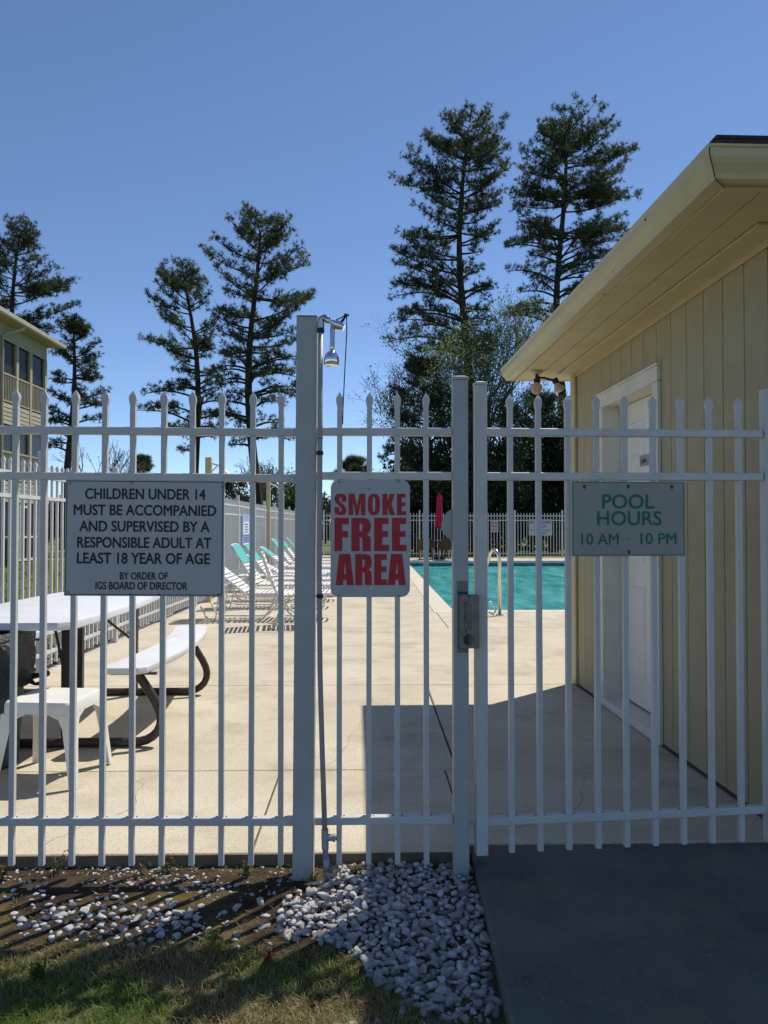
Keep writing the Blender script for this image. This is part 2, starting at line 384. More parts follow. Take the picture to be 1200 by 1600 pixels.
# ------------------------------------------------------------------ ground
def sstep(a, b, x):
    t = min(1, max(0, (x - a) / (b - a))); return t * t * (3 - 2 * t)
def gz(x, y):
    z = -0.048 - 0.022 * (1 - sstep(1.9, 2.95, y))
    z += 0.010 * mnoise.noise(Vector((x * 3, y * 3, 0))) + 0.005 * mnoise.noise(Vector((x * 11, y * 11, 3)))
    # shallow soil hollow left of the tall post
    d = math.hypot((x + 0.45) / 0.22, (y - 2.62) / 0.13); z -= 0.012 * max(0, 1 - d)
    if x > 0.2: z = min(z, -0.05)
    return z

me = MB()
HX0, HX1, HY0, HY1 = -2.6, 13.6, 3.2, 31.2      # the pool yard is cut out of the sheet
for (x0, x1, y0, y1) in ((-1500, 1500, -600, -3.0), (-1500, -5.0, -3.0, 3.2), (5.0, 1500, -3.0, 3.2), (-1500, HX0, HY0, HY1), (HX1, 1500, HY0, HY1), (-1500, 1500, HY1, 2500)):
    me.add([(x0, y0, -.09), (x1, y0, -.09), (x1, y1, -.09), (x0, y1, -.09)], [(0, 1, 2, 3)])
g = me.build('ground', M['ground'], kind='structure')

NX, NY = 260, 170
xs = np.linspace(-5.0, 5.0, NX); 
ys = np.concatenate([np.linspace(-3.0, 1.6, 20), np.linspace(1.62, 3.3, NY - 20)])
V = [(x, y, -.088 if (abs(x) > 4.95 or y < -2.9) else (gz(x, y) if y < 3.02 else -.3)) for y in ys for x in xs]
F = [(j*NX+i, j*NX+i+1, (j+1)*NX+i+1, (j+1)*NX+i) for j in range(NY-1) for i in range(NX-1)]
me = np_mesh('planting_bed', V, F); me.polygons.foreach_set('use_smooth', [True] * len(me.polygons))
bed = link('planting_bed', me, M['ground'], kind='structure')

# ------------------------------------------------------------------ pool deck, laid as slabs with open joints
deck = link('pool_deck', MB().box(-2.86, .40, 2.988, 3.02, -.3, -.0035).box(.40, 13.5, 3.07, 3.09, -.3, -.012).box(-2.86, 1.28, 3.02, 31.4, -.3, -.035).box(1.28, 13.5, 3.10, 11.5, -.3, -.035).box(1.5, 13.5, 28.7, 31.4, -.3, -.035).mesh('deck_base'), M['concrete_edge'], kind='structure')
PL = lambda y: 1.286 + (y - 11.6) * 0.0068      # left edge of the pool
def slab(quad, name='slab', m='concrete', z0=-.034, z1=0.0, c=.006):
    b = MB(); n = len(quad); cx = sum(p[0] for p in quad)/n; cy = sum(p[1] for p in quad)/n
    def ins(p, d): 
        sx = 1 if p[0] < cx else -1; sy = 1 if p[1] < cy else -1
        return (p[0] + d*sx, p[1] + d*sy)
    a = [ins(p, 0) for p in quad]; e = [ins(p, c) for p in quad]
    vs = [(*p, z0) for p in a] + [(*p, z1 - c) for p in a] + [(*p, z1) for p in e]
    fs = [(3,2,1,0), (8,9,10,11)] + [(k*4+i, k*4+(i+1)%4, k*4+4+(i+1)%4, k*4+4+i) for k in range(2) for i in range(4)]
    b.add(vs, fs); return b.build(name, M[m], deck)
J = .0035
def S(x0, x1, y0, y1): slab([(x0+J, y0+J), (x1-J, y0+J), (x1-J, y1-J), (x0+J, y1-J)])
S(-2.86, -.452, 2.99, 4.0); S(-.452, 0.40, 2.99, 4.0)
slab([(.40+J, 3.065), (6-J, 3.065), (6-J, 4.0-J), (.40+J, 4.0-J)])
S(-2.86, .462, 4.0, 6.13)
slab([(.462+2*J, 4.0+J), (6-J, 4.0+J), (6-J, 6.13-J), (.462+2*J, 6.13-J)])
for x0, x1 in ((-2.86, 2.6), (2.6, 8.0), (8.0, 13.5)): S(x0, x1, 6.13, 9.55)
for x0, x1 in ((-2.86, 1.0), (1.0, 4.2), (4.2, 8.0), (8.0, 13.5)): S(x0, x1, 9.55, 11.28)
S(6.0, 13.5, 3.0, 6.13)
y = 11.28
while y < 28.8:
    y1 = min(y + 2.92, 28.8); 
    slab([(-2.82+J, y+J), (PL(y)-.312, y+J), (PL(y1)-.312, y1-J), (-2.82+J, y1-J)]); y = y1
x = -2.82
while x < 13.4:
    S(x, min(x+3.25, 13.5), 28.8, 31.4); x += 3.25
# joint filler showing in the gaps
b = MB(); b.box(-2.85, 6, 6.123, 6.137, -.03, -.008); b.box(.462, .476, 4.0, 6.12, -.03, -.006); b.box(-.457, -.447, 3.0, 3.99, -.03, -.006); b.box(-2.85, 6, 3.995, 4.005, -.03, -.008); b.box(-2.85, 13, 9.546, 9.554, -.03, -.005); b.box(1.5,1.51,11.0,11.1,-.03,-.02)
b.build('joint_filler', M['joint'], deck)
# hairline cracks wandering over the slabs
def crack(pts, w=.0035, seed=1):
    rn = random.Random(seed); P_ = []
    for (xa, ya), (xb, yb) in zip(pts[:-1], pts[1:]):
        for k in range(9):
            t_ = k/9; P_.append((xa + (xb-xa)*t_ + rn.gauss(0, .012), ya + (yb-ya)*t_ + rn.gauss(0, .012)))
    vs = []; 
    for i, (x_, y_) in enumerate(P_):
        ww = w*(.35 + .65*rn.random()); a_ = P_[max(i-1, 0)]; b_ = P_[min(i+1, len(P_)-1)]; d_ = Vector((b_[0]-a_[0], b_[1]-a_[1], 0)).normalized(); n_ = Vector((-d_.y, d_.x, 0))*ww*.5
        vs += [(x_+n_.x, y_+n_.y, .0007), (x_-n_.x, y_-n_.y, .0007)]
    MB().add(vs, [(2*i, 2*i+1, 2*i+3, 2*i+2) for i in range(len(P_)-1)]).build('crack', M['joint'], deck)
crack([(-1.3, 3.1), (-1.05, 3.5), (-1.12, 3.95)], .002, 2); crack([(-2.0, 8.3), (-.6, 8.1), (.9, 8.35), (2.4, 8.2)], .006, 3)
crack([(.9, 6.2), (1.0, 7.1), (1.35, 8.1)], .004, 4); crack([(-.2, 4.1), (-.05, 4.9), (.05, 5.9)], .002, 5); crack([(1.86, 10.6), (2.1, 9.6)], .008, 6); crack([(.6, 3.2), (.95, 3.45), (1.1, 3.9)], .0025, 7)
# coping stones round the pool
PW = 9.4
def cop(x0, x1, y0, y1, x2=None, x3=None):
    x2 = x1 if x2 is None else x2; x3 = x0 if x3 is None else x3
    slab([(x0+.002, y0+.002), (x1-.002, y0+.002), (x2-.002, y1-.002), (x3+.002, y1-.002)], 'coping_stone', 'coping', -.085, .0, .004)
y = 11.6
while y < 28.4:
    y1 = y + .6; cop(PL(y)-.31, PL(y), y, y1, PL(y1), PL(y1)-.31); y = y1
x = 1.286 - .31
while x < 1.286 + PW:
    cop(x, x + .6, 11.29, 11.6); x += .6
x = 1.40 - .31
while x < 1.40 + PW:
    cop(x, x + .6, 28.4, 28.8); x += .6
# basin, tile band, water
b = MB(); X0, X1 = 1.286, 1.286 + PW
b.add([(X0,11.6,-.09),(X1,11.6,-.09),(X1+.11,28.4,-.09),(X0+.114,28.4,-.09),(X0,11.6,-1.4),(X1,11.6,-1.4),(X1+.11,28.4,-1.4),(X0+.114,28.4,-1.4)],
      [(0,1,5,4),(1,2,6,5),(2,3,7,6),(3,0,4,7),(4,5,6,7)])
basin = b.build('pool_basin', M['basin'], kind='structure')
tile = MB().box(-.073, .073, -.008, 0, -.073, .073).mesh('tile')
tile.materials.append(M['tile'])
for k in range(62):
    for r_ in range(2):
        o = link('tile', tile, M['tile'], basin); o.location = (1.48 + k*.15, 28.398, -.165 - r_*.15)
wt = MB().add([(X0+.003,11.603,-.205),(X1,11.603,-.205),(X1+.11,28.39,-.205),(X0+.117,28.39,-.205)], [(0,1,2,3)])
wt.build('water', M['water'], kind='structure')

# concrete pad outside the gate
b = MB(); P4 = [(.405,3.055),(.330,1.0),(.28,-1.2),(4.6,-1.2),(4.6,3.055)]
n5 = len(P4); ins = [(.415,3.047),(.340,1.0),(.29,-1.19),(4.59,-1.19),(4.59,3.047)]
b.add([(*p,-.2) for p in P4] + [(*p,-.012) for p in P4] + [(*p,-.002) for p in ins],
      [tuple(range(2*n5, 3*n5))] + [(k*n5+i, k*n5+(i+1)%n5, (k+1)*n5+(i+1)%n5, (k+1)*n5+i) for k in range(2) for i in range(n5)])
pad = b.build('entry_pad', M['pad'], kind='structure')

# ------------------------------------------------------------------ pool building
bld = thing('pool_house', 'cream plywood-sided pool house with deep eaves, right of the gate', 'building', (1.662, 6.157, 0), R(.957))
LN, LW = 3.10, 4.4      # wall length toward the viewer, building width
DY0, DY1, DZ = -1.687, -.773, 2.105
# hollow wall core with the door opening left out
b = MB()
b.box(.012, .10, -LN+.012, DY0-.0185, -.02, 2.49); b.box(.012, .10, DY1+.0185, -.012, -.02, 2.49); b.box(.012, .10, DY0-.0185, DY1+.0185, DZ+.0185, 2.49)
b.box(.10, LW, -LN+.012, -LN+.1, -.02, 2.49); b.box(.10, LW, -.1, -.012, -.02, 2.49); b.box(LW-.1, LW-.012, -LN+.1, -.1, -.02, 2.49)
b.build('wall', M['groove'], bld)
pl = {}
def plank(y0, y1, z0, z1):
    k = (round(y1-y0, 4), round(z1-z0, 4))
    if k not in pl: pl[k] = MB().rbox(0, .0125, 0, y1-y0, 0, z1-z0, .0025).mesh('siding_plank')
    o = link('siding_plank', pl[k], M['siding'], bld); o.location = (-.0005, y0, z0)
g0 = -2.72; edges = [-LN+.09] + [g0 + .203*i for i in range(-1, 14) if -LN+.1 < g0 + .203*i < -.10] + [-.095]
for a, c in zip(edges[:-1], edges[1:]):
    a2, c2 = a + .0035, c - .0035
    TY0, TY1 = DY0 - .085, DY1 + .085
    if c2 <= TY0 or a2 >= TY1: plank(a2, c2, .012, 2.455)
    else:
        if a2 < TY0 - .02: plank(a2, TY0, .012, 2.455)
        if c2 > TY1 + .02: plank(TY1, c2, .012, 2.455)
        plank(max(a2, TY0 - .0 if a2 < TY0 - .02 else a2), min(c2, TY1) if c2 > TY1 + .02 else c2, 2.192, 2.455)
# near end wall planks
pe = MB().rbox(0, .196, 0, .0125, 0, 2.443, .0025).mesh('siding_plank')
for i in range(20):
    o = link('siding_plank', pe, M['siding'], bld); o.location = (.09 + i*.203, -LN-.0005, .012)
for i in range(20):
    o = link('siding_plank', pe, M['siding'], bld); o.location = (.09 + i*.203, -.0125, .012)
# corner boards and frieze
MB().rbox(-.022, .0, -.092, .022, .006, 2.488, .003).build('corner_board', M['trim_cream'], bld)
MB().rbox(-.022, .0, -LN-.022, -LN+.085, .006, 2.488, .003).build('corner_board', M['trim_cream'], bld)
MB().rbox(.001, .085, -LN-.022, -LN-.001, .006, 2.488, .003).build('corner_board', M['trim_cream'], bld)
MB().rbox(-.016, -.001, -LN+.087, -.094, 2.452, 2.488, .003).build('frieze_board', M['trim_cream'], bld)
# soffit
EX0, EX1, EY0, EY1 = -.42, LW+.42, -LN-.30, .285
MB().rbox(-.135, -.001, EY0+.30, EY1-.285, 2.478, 2.4925, .003).build('soffit_board', M['trim_cream'], bld)
MB().box(-.268, -.138, EY0+.02, EY1-.02, 2.490, 2.50).build('soffit_board', M['trim_cream'], bld)
MB().box(EX0+.001, -.274, EY0+.02, EY1-.02, 2.490, 2.50).build('soffit_board', M['trim_cream'], bld)
MB().box(-.134, LW+.4, EY0+.02, -LN-.003, 2.4905, 2.50).build('soffit_board', M['trim_cream'], bld)
MB().box(-.134, LW+.4, .003, EY1-.02, 2.4905, 2.50).build('soffit_board', M['trim_cream'], bld)
MB().box(LW+.003, LW+.4, -LN, 0, 2.4905, 2.50).build('soffit_board', M['trim_cream'], bld)
b = MB()
def ring_sweep(prof, x0, x1, y0, y1, closed=True):
    mb = MB(); m_ = len(prof); vs = []
    for cx, cy, sx, sy in ((x0,y0,-1,-1),(x1,y0,1,-1),(x1,y1,1,1),(x0,y1,-1,1)):
        for d, z in prof: vs.append((cx+sx*d, cy+sy*d, z))
    fs = []
    for k in range(4):
        k2 = (k+1)%4
        for i in range(m_ if closed else m_-1):
            j = (i+1)%m_
            fs.append((k*m_+i, k*m_+j, k2*m_+j, k2*m_+i))
    return mb.add(vs, fs)
ring_sweep([(-.02,2.487),(0,2.487),(0,2.66),(-.02,2.66)], EX0, EX1, EY0, EY1).build('fascia', M['trim_cream'], bld)
gut = ring_sweep([(.002,2.500),(.062,2.498),(.068,2.515),(.078,2.530),(.090,2.545),(.098,2.562),(.100,2.590),(.106,2.594),(.106,2.602),(.094,2.603),(.094,2.566),(.060,2.510),(.006,2.508),(.006,2.60),(.002,2.60)], EX0, EX1, EY0, EY1).build('gutter', M['gutter'], bld)
b = MB()
for yy in (-3.1, -2.45, -1.8, -1.15, -.5): b.lathe([(.0045,0),(.0045,.004)], (0,0,0), 8)
# mitre joint strips at the gutter corners
for cx, cy, sx, sy in ((EX0, EY0, -1, -1), (EX0, EY1, -1, 1)):
    g_ = MB(); pr = [(.000,2.494),(.064,2.494),(.082,2.528),(.102,2.560),(.104,2.59)]
    g_.tube([(cx+sx*d, cy+sy*d, z) for d, z in pr], .0022, 5).build('gutter_joint', M['joint'], bld)
for (xx, yy, zz) in ((EX0-.101, -2.9, 2.575), (EX0-.07, -2.4, 2.522), (EX0-.02, -2.1, 2.4985), (.2, EY0-.092, 2.55)):
    MB().lathe([(.0001,-.004),(.0045,-.003),(.0045,.003),(.0001,.004)], (xx, yy, zz), 8).build('gutter_spot', M['bronze'], bld)
# hip roof in shingle courses
P = 4/12; rx0, rx1, ry0, ry1 = EX0-.055, EX1+.055, EY0-.055, EY1+.055
ridge = (ry1 - ry0) / 2 if (ry1-ry0) < (rx1-rx0) else (rx1-rx0)/2
cz = []; st = .14
ncs = int(ridge / st)
for k in range(ncs):
    d0, d1 = k*st, min((k+1)*st + .02, ridge-.005); z0 = 2.655 + d0*P; z1 = 2.655 + d1*P
    prof = [(-d0, z0-.008), (-d0, z0+.004), (-d1, z1-.006), (-d1, z1-.012)]
    if k < 34: ring_sweep(prof, rx0, rx1, ry0, ry1).build('shingle_course', M['shingle'], bld)
ring_sweep([(-.002,2.628),(-.002,2.646),(-.25,2.646+.25*P),(-.25,2.628+.25*P)], rx0, rx1, ry0, ry1).build('roof_deck', M['shingle'], bld)
# door
dr = MB().rbox(.125, .165, DY0+.003, DY1-.003, .066, DZ-.004, .002).build('door', M['white_paint'], bld)
pyw = (.10, .41), (.50, .81)
for a, c in pyw:
    for z0, z1 in ((.24, .86), (1.02, 1.62), (1.72, 1.96)):
        yb = DY0 + .002
        MB().add([(.1248, yb+a, z0),(.1248, yb+c, z0),(.1248, yb+c, z1),(.1248, yb+a, z1),
                  (.1180, yb+a+.008, z0+.008),(.1180, yb+c-.008, z0+.008),(.1180, yb+c-.008, z1-.008),(.1180, yb+a+.008, z1-.008),
                  (.1245, yb+a+.022, z0+.022),(.1245, yb+c-.022, z0+.022),(.1245, yb+c-.022, z1-.022),(.1245, yb+a+.022, z1-.022),
                  (.1185, yb+a+.05, z0+.05),(.1185, yb+c-.05, z0+.05),(.1185, yb+c-.05, z1-.05),(.1185, yb+a+.05, z1-.05)],
                 [(k*4+i, k*4+(i+1)%4, k*4+4+(i+1)%4, k*4+4+i) for k in range(3) for i in range(4)] + [(12,13,14,15)]).build('door_panel', M['white_paint'], dr)
plt = MB().rbox(.1175, .1205, DY0+.40, DY0+.57, 1.655, 1.725, .001).build('door_plate', M['ink_grey'], dr)
tm = link('lettering', text_mesh('Ladies', .10, .034, .03), M['ink_black'], dr); tm.rotation_euler = (0, 0, R(-90)); tm.location = (.117, DY0+.50, 1.69)
MB().lathe([(.001,0),(.02,0),(.02,.01),(.011,.02),(.011,.04),(.027,.05),(.027,.075),(.001,.085)], (0,0,0), 16).build('door_knob', M['chrome_dull'], dr, smooth=40).matrix_local = Matrix.Translation((.125, DY0+.07, 1.0)) @ Matrix.Rotation(R(-90), 4, 'Y')
# trim, jambs, sill
MB().rbox(-.024, .0, DY0-.085, DY0-.001, .004, 2.10, .003).build('door_trim', M['white_trim'], bld)
MB().rbox(-.024, .0, DY1+.001, DY1+.085, .004, 2.10, .003).build('door_trim', M['white_trim'], bld)
MB().rbox(-.026, .0, DY0-.085, DY1+.085, 2.103, 2.19, .003).build('door_trim', M['white_trim'], bld)
MB().rbox(-.036, .0, DY0-.10, DY1+.10, 2.191, 2.205, .003).build('drip_cap', M['white_trim'], bld)
MB().box(-.020, .17, DY1+.0005, DY1+.018, .05, DZ+.018).build('door_jamb', M['white_trim'], bld)
MB().box(-.020, .17, DY0-.018, DY0-.0005, .05, DZ+.018).build('door_jamb', M['white_trim'], bld)
MB().box(-.020, .17, DY0, DY1, DZ+.0005, DZ+.018).build('door_jamb', M['white_trim'], bld)
MB().box(.112, .124, DY1-.012, DY1-.0005, .066, DZ-.0005).build('door_stop', M['ink_grey'], bld)
MB().rbox(-.03, .18, DY0-.02, DY1+.02, .004, .052, .004).build('door_sill', M['white_trim'], bld)
MB().box(.10, .23, DY0-.03, DY1+.03, .0, 2.2).build('door_recess_back', M['dark'], bld) if False else None
# dirt line and weeds along the foot of the wall
MB().box(-.014, .01, -LN+.03, DY0-.09, .0015, .012).build('wall_foot', M['joint'], bld); MB().box(-.014, .01, DY1+.09, -.05, .0015, .012).build('wall_foot', M['joint'], bld)

# double flood light under the eave
fl = thing('flood_light', 'twin-bulb flood light under the far corner of the pool house eave', 'light', (1.335, 6.03, 2.489), 0)
MB().lathe([(.001,0),(.052,0),(.052,-.012),(.03,-.03),(.012,-.034),(.001,-.034)], (0,0,0), 20).build('mounting_plate', M['trim_cream'], fl, smooth=40)
MB().tube([(0,0,-.03),(0,0,-.07),(0,-.01,-.095)], .016, 10).tube([(0,-.005,-.06),(.07,.0,-.065),(.15,.0,-.085)], .011, 8).build('arm', M['lamp_socket'], fl, smooth=40)
MB().lathe([(.001,0),(.028,0),(.032,-.03),(.026,-.05),(.001,-.05)], (0,-.01,-.075), 14).build('lamp_socket', M['lamp_socket'], fl, smooth=40)
sk = MB().lathe([(.001,0),(.028,0),(.032,-.03),(.026,-.05),(.001,-.05)], (0,0,0), 14).build('lamp_socket', M['lamp_socket'], fl, smooth=40); sk.location = (.165, .0, -.07); sk.rotation_euler = (0, R(-25), 0)
bulb_prof = [(.001,.075),(.016,.07),(.022,.05),(.034,.025),(.05,.0),(.056,-.012),(.052,-.022),(.03,-.032),(.001,-.035)]
bb = MB().lathe(bulb_prof, (0,0,0), 24).build('bulb', M['lamp_glass'], fl, smooth=50); bb.location = (-.01, -.02, -.165); bb.rotation_euler = (R(-70), 0, 0)
bc = bb.copy(); C.objects.link(bc); bc.location = (.205, -.01, -.165); bc.rotation_euler = (R(-8), R(-28), 0); fl.scale = (.84, .84, .84)
# ------------------------------------------------------------------ front fence and gate
def picket_mesh(w, z0, ztip, head=True):
    b = MB(); h = w/2
    prof = [(h, z0), (h, ztip-.070), (h*.92, ztip-.066), (h*.98, ztip-.058), (h*1.38, ztip-.036), (h*1.44, ztip-.030), (h*1.22, ztip-.019), (h*.10, ztip)] if head else [(h, z0), (h, ztip)]
    vs, n = [], len(prof)
    for i, (r, z) in enumerate(prof):
        ry = min(r, h*1.02) if head else r
        vs += [(-r,-ry,z),(r,-ry,z),(r,ry,z),(-r,ry,z)]
    fs = [(3,2,1,0), (4*n-4,4*n-3,4*n-2,4*n-1)] + [(k*4+i,k*4+(i+1)%4,k*4+4+(i+1)%4,k*4+4+i) for k in range(n-1) for i in range(4)]
    b.add(vs, fs); me = b.mesh('picket'); me.materials.append(M['white_metal']); return me
FY = 2.9
def fx(px, Y=FY): return (px - 575) * Y / 1200
def fz(py, Y=FY): return H + (823 - py) * Y / 1200
pk = picket_mesh(.0196, -.004, 1.765)
scr = MB().lathe([(.0045,0),(.0045,.003),(.001,.0042)], (0,0,0), 8).mesh('screw'); scr.materials.append(M['screw'])
def screw(parent, x, y, z, top=False, s=1.0):
    o = link('screw', scr, M['screw'], parent); o.location = (x, y, z)
    if not top: o.rotation_euler = (R(90), 0, 0)
    o.scale = (s, s, s); return o
rng = random.Random(4)
def panel(parent, xs, x0, x1, zr, tilt=0.0, pk=pk, dz=0.0):
    for z in zr:
        r = MB().rbox(x0, x1, -.0165, .0165, z-.0145, z+.0145, .0022).build('rail', M['white_metal'], parent)
        r.rotation_euler = (0, tilt, 0); r.location = (0, 0, 0)
    for x in xs:
        o = link('picket', pk, M['white_metal'], parent); o.location = (x, 0, dz - math.tan(tilt)*x)
        o.rotation_euler = (R(rng.uniform(-.12,.12)), R(rng.uniform(-.15,.15)), 0)
        screw(parent, x - .018, 0, zr[2] + .0145 - math.tan(tilt)*x, True, .7); screw(parent, x + .018, 0, zr[2] + .0145 - math.tan(tilt)*x, True, .7)

fa = thing('metal_fence', 'white spear-topped fence panel left of the tall post, carrying the children-under-14 sign', 'fence', (0, FY, 0), 0, 'white picket fence panels')
panel(fa, [fx(28.5 + 45.75*i) for i in range(-8, 10)], fx(-430), fx(463)-.001, (1.609, 1.437, .156), R(.45), dz=-.0035)
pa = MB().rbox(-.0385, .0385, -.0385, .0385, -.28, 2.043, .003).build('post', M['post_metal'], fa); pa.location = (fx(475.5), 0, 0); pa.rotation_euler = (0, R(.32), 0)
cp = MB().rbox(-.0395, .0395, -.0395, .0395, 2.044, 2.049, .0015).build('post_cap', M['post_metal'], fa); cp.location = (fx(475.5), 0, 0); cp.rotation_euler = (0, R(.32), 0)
fb = thing('metal_fence', 'narrow white fence panel left of the gate carrying the smoke free sign', 'fence', (0, FY, 0), 0, 'white picket fence panels')
panel(fb, [fx(p) for p in (530.5, 576, 621, 666)], fx(493)-.0, fx(707), (1.6155, 1.449, .160))
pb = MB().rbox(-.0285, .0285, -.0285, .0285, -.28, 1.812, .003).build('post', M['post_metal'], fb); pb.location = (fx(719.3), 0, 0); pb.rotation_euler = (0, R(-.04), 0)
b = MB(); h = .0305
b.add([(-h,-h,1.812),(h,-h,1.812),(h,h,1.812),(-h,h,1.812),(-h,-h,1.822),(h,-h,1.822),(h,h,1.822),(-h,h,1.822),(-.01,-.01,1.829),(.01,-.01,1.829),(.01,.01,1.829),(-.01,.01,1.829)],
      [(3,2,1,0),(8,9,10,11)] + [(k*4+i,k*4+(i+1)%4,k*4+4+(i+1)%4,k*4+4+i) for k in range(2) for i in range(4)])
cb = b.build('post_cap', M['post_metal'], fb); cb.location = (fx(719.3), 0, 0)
for zz in (1.43, .175): screw(fb, fx(708)-.0, -.0175, zz, False, .6)

gate = thing('metal_gate', 'white spear-topped pool gate standing closed on the concrete pad', 'gate', (fx(741), FY, 0), R(4.6))
def gx(px, th=R(4.6), x0=fx(741)):
    p = (px - 575)/1200
    return (FY*p - x0)/(math.cos(th) - p*math.sin(th))
gp = picket_mesh(.0196, .030, 1.762)
r_ = [gx(p) for p in (798.7, 843.5, 888.5, 934, 979, 1024, 1068.5, 1113.5, 1159.5)]
panel(gate, r_, gx(759), gx(1199), (1.6165, 1.448, .150), R(-.25), gp)
gs = MB().rbox(-.0225, .0225, -.0225, .0225, .028, 1.795, .003).build('gate_stile', M['white_metal'], gate); gs.location = (gx(751), 0, 0)
MB().add([(-.024,-.024,1.795),(.024,-.024,1.795),(.024,.024,1.795),(-.024,.024,1.795),(-.024,-.024,1.803),(.024,-.024,1.803),(.024,.024,1.803),(-.024,.024,1.803),(-.008,-.008,1.809),(.008,-.008,1.809),(.008,.008,1.809),(-.008,.008,1.809)],
      [(3,2,1,0),(8,9,10,11)] + [(k*4+i,k*4+(i+1)%4,k*4+4+(i+1)%4,k*4+4+i) for k in range(2) for i in range(4)]).build('stile_cap', M['white_metal'], gate).location = (gx(751), 0, 0)
gs2 = MB().rbox(-.0225, .0225, -.0225, .0225, .028, 1.80, .003).build('gate_stile', M['white_metal'], gate); gs2.location = (gx(1207), 0, 0)
hp = thing('gate_post', 'white hinge post of the gate beside the pool house wall', 'post', tuple(gate.location + Matrix.Rotation(R(4.6), 3, 'Z') @ Vector((gx(1232), 0, 0))), R(4.6))
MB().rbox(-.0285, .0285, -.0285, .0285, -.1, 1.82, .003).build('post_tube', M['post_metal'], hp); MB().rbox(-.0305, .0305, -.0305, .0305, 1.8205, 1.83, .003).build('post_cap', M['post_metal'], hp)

# lock on the gate and its strike plate and guard on the post
lk = thing('gate_lock', 'dark steel push-button gate lock bolted between post and gate', 'lock', (fx(729.5), FY-.0285, fz(968)))
MB().rbox(-.0225, .0235, -.006, -.001, -.086, -.002, .001).build('strike_plate', M['steel'], lk)
st = MB().rbox(fx(713)-fx(729.5), fx(729)-fx(729.5), -.004, -.0005, -.119, .147, .001).build('strike_plate', M['steel'], lk)
MB().box(fx(713.5)-fx(729.5), fx(728.5)-fx(729.5), -.0052, -.0042, .100, .108).build('latch_slot', M['steel_dark'], lk)
bx_ = MB().rbox(fx(715.5)-fx(729.5), fx(745.5)-fx(729.5), -.028, -.0065, -.100, .099, .0015).build('lock_case', M['steel'], lk)
MB().lathe([(.004,0),(.004,.001)], (0,0,0), 10).build('screw', M['steel_dark'], lk).matrix_local = Matrix.Translation((.002, -.0283, .092)) @ Matrix.Rotation(R(90), 4, 'X')
b = MB()
n = 14
b.add([(.001,-.0287,-.090)] + [(.001 - .022*math.sin(math.pi*k/n), -.0287, -.068 - .022*math.cos(math.pi*k/n)) for k in range(n+1)], [(0, k+1, k+2) for k in range(n)])
b.build('dial', M['steel_dark'], lk)
b = MB()
for x_, l_ in ((.0055,.021),(.009,.017),(.0125,.009)): b.box(x_-.0008, x_+.0008, -.0289, -.0281, -.068-l_, -.068+l_)
b.build('vent_slot', M['steel_dark'], lk)
# column of embossed characters worn past reading
b = MB(); rr = random.Random(9)
for xc, w_, zt, zb, st_ in ((-.0095,.0075,.082,-.038,.0118), (.0,.005,.078,-.03,.009), (-.0155,.0035,.076,-.034,.0058), (.0085,.0035,.062,-.026,.0062)):
    z = zt
    while z > zb:
        if rr.random() < .9:
            kind = rr.choice('HOIT')
            t = w_*.16
            if kind in 'HO': b.box(xc-w_/2, xc+w_/2, -.0286, -.0281, z-t, z+t); b.box(xc-w_/2, xc+w_/2, -.0286, -.0281, z-st_*.55-t, z-st_*.55+t); b.box(xc-w_/2, xc-w_/2+2*t, -.0286, -.0281, z-st_*.55+t*1.1, z-t*1.1) 
            elif kind == 'I': b.box(xc-w_/2, xc+w_/2, -.0286, -.0281, z-st_*.3-t, z-st_*.3+t)
            else: b.box(xc+w_/2-2*t, xc+w_/2, -.0286, -.0281, z-st_*.6, z); b.box(xc-w_/2, xc+w_/2-2.1*t, -.0286, -.0281, z-st_*.3-t, z-st_*.3+t)
        z -= st_
b.build('embossing', M['steel_dark'], lk)
gu = thing('latch_guard', 'pale half-octagon metal guard plate bolted to the left of the gate post', 'guard plate', (fx(709), FY, fz(821)))
pts = [(0,.060),(-.012,.059),(-.026,.050),(-.033,.032),(-.046,.012),(-.047,-.010),(-.040,-.028),(-.022,-.046),(-.006,-.060),(0,-.062)]
MB().prism(pts, 'y', -.0015, .0015).build('plate', M['post_metal'], gu)
MB().rbox(-.0015, .0015, -.024, .024, -.0625, .0595, .0006).build('flange', M['ink_blue'], gu).location = (.0016, 0, 0)

# ------------------------------------------------------------------ signs
s1 = thing('wall_sign', 'large grey sign with black words CHILDREN UNDER 14 MUST BE ACCOMPANIED', 'sign', (fx(230), FY-.0132, fz(840.5)), R(0))
s1.rotation_euler = (0, R(.45), 0)
W1, H1 = fx(352)-fx(108), (930-751)*FY/1200
MB().rbox(-W1/2, W1/2, -.003, 0, -H1/2, H1/2, .0012).build('board', M['sign_board'], s1)
def frame(parent, w, h, t, m, y=-.0036, ins=.006):
    a, c = w/2-ins, h/2-ins
    b = MB()
    for (x0,x1,z0,z1) in ((-a,a,c-t,c),(-a,a,-c,-c+t),(-a,-a+t,-c+t,c-t),(a-t,a,-c+t,c-t)):
        b.add([(x0,y,z0),(x1,y,z0),(x1,y,z1),(x0,y,z1)],[(0,1,2,3)])
    return b.build('border', m, parent)
frame(s1, W1, H1, .0028, M['ink_black'], ins=.004)
pz = lambda py: (840.5-py)*FY/1200
pxx = lambda px: (px-230)*FY/1200
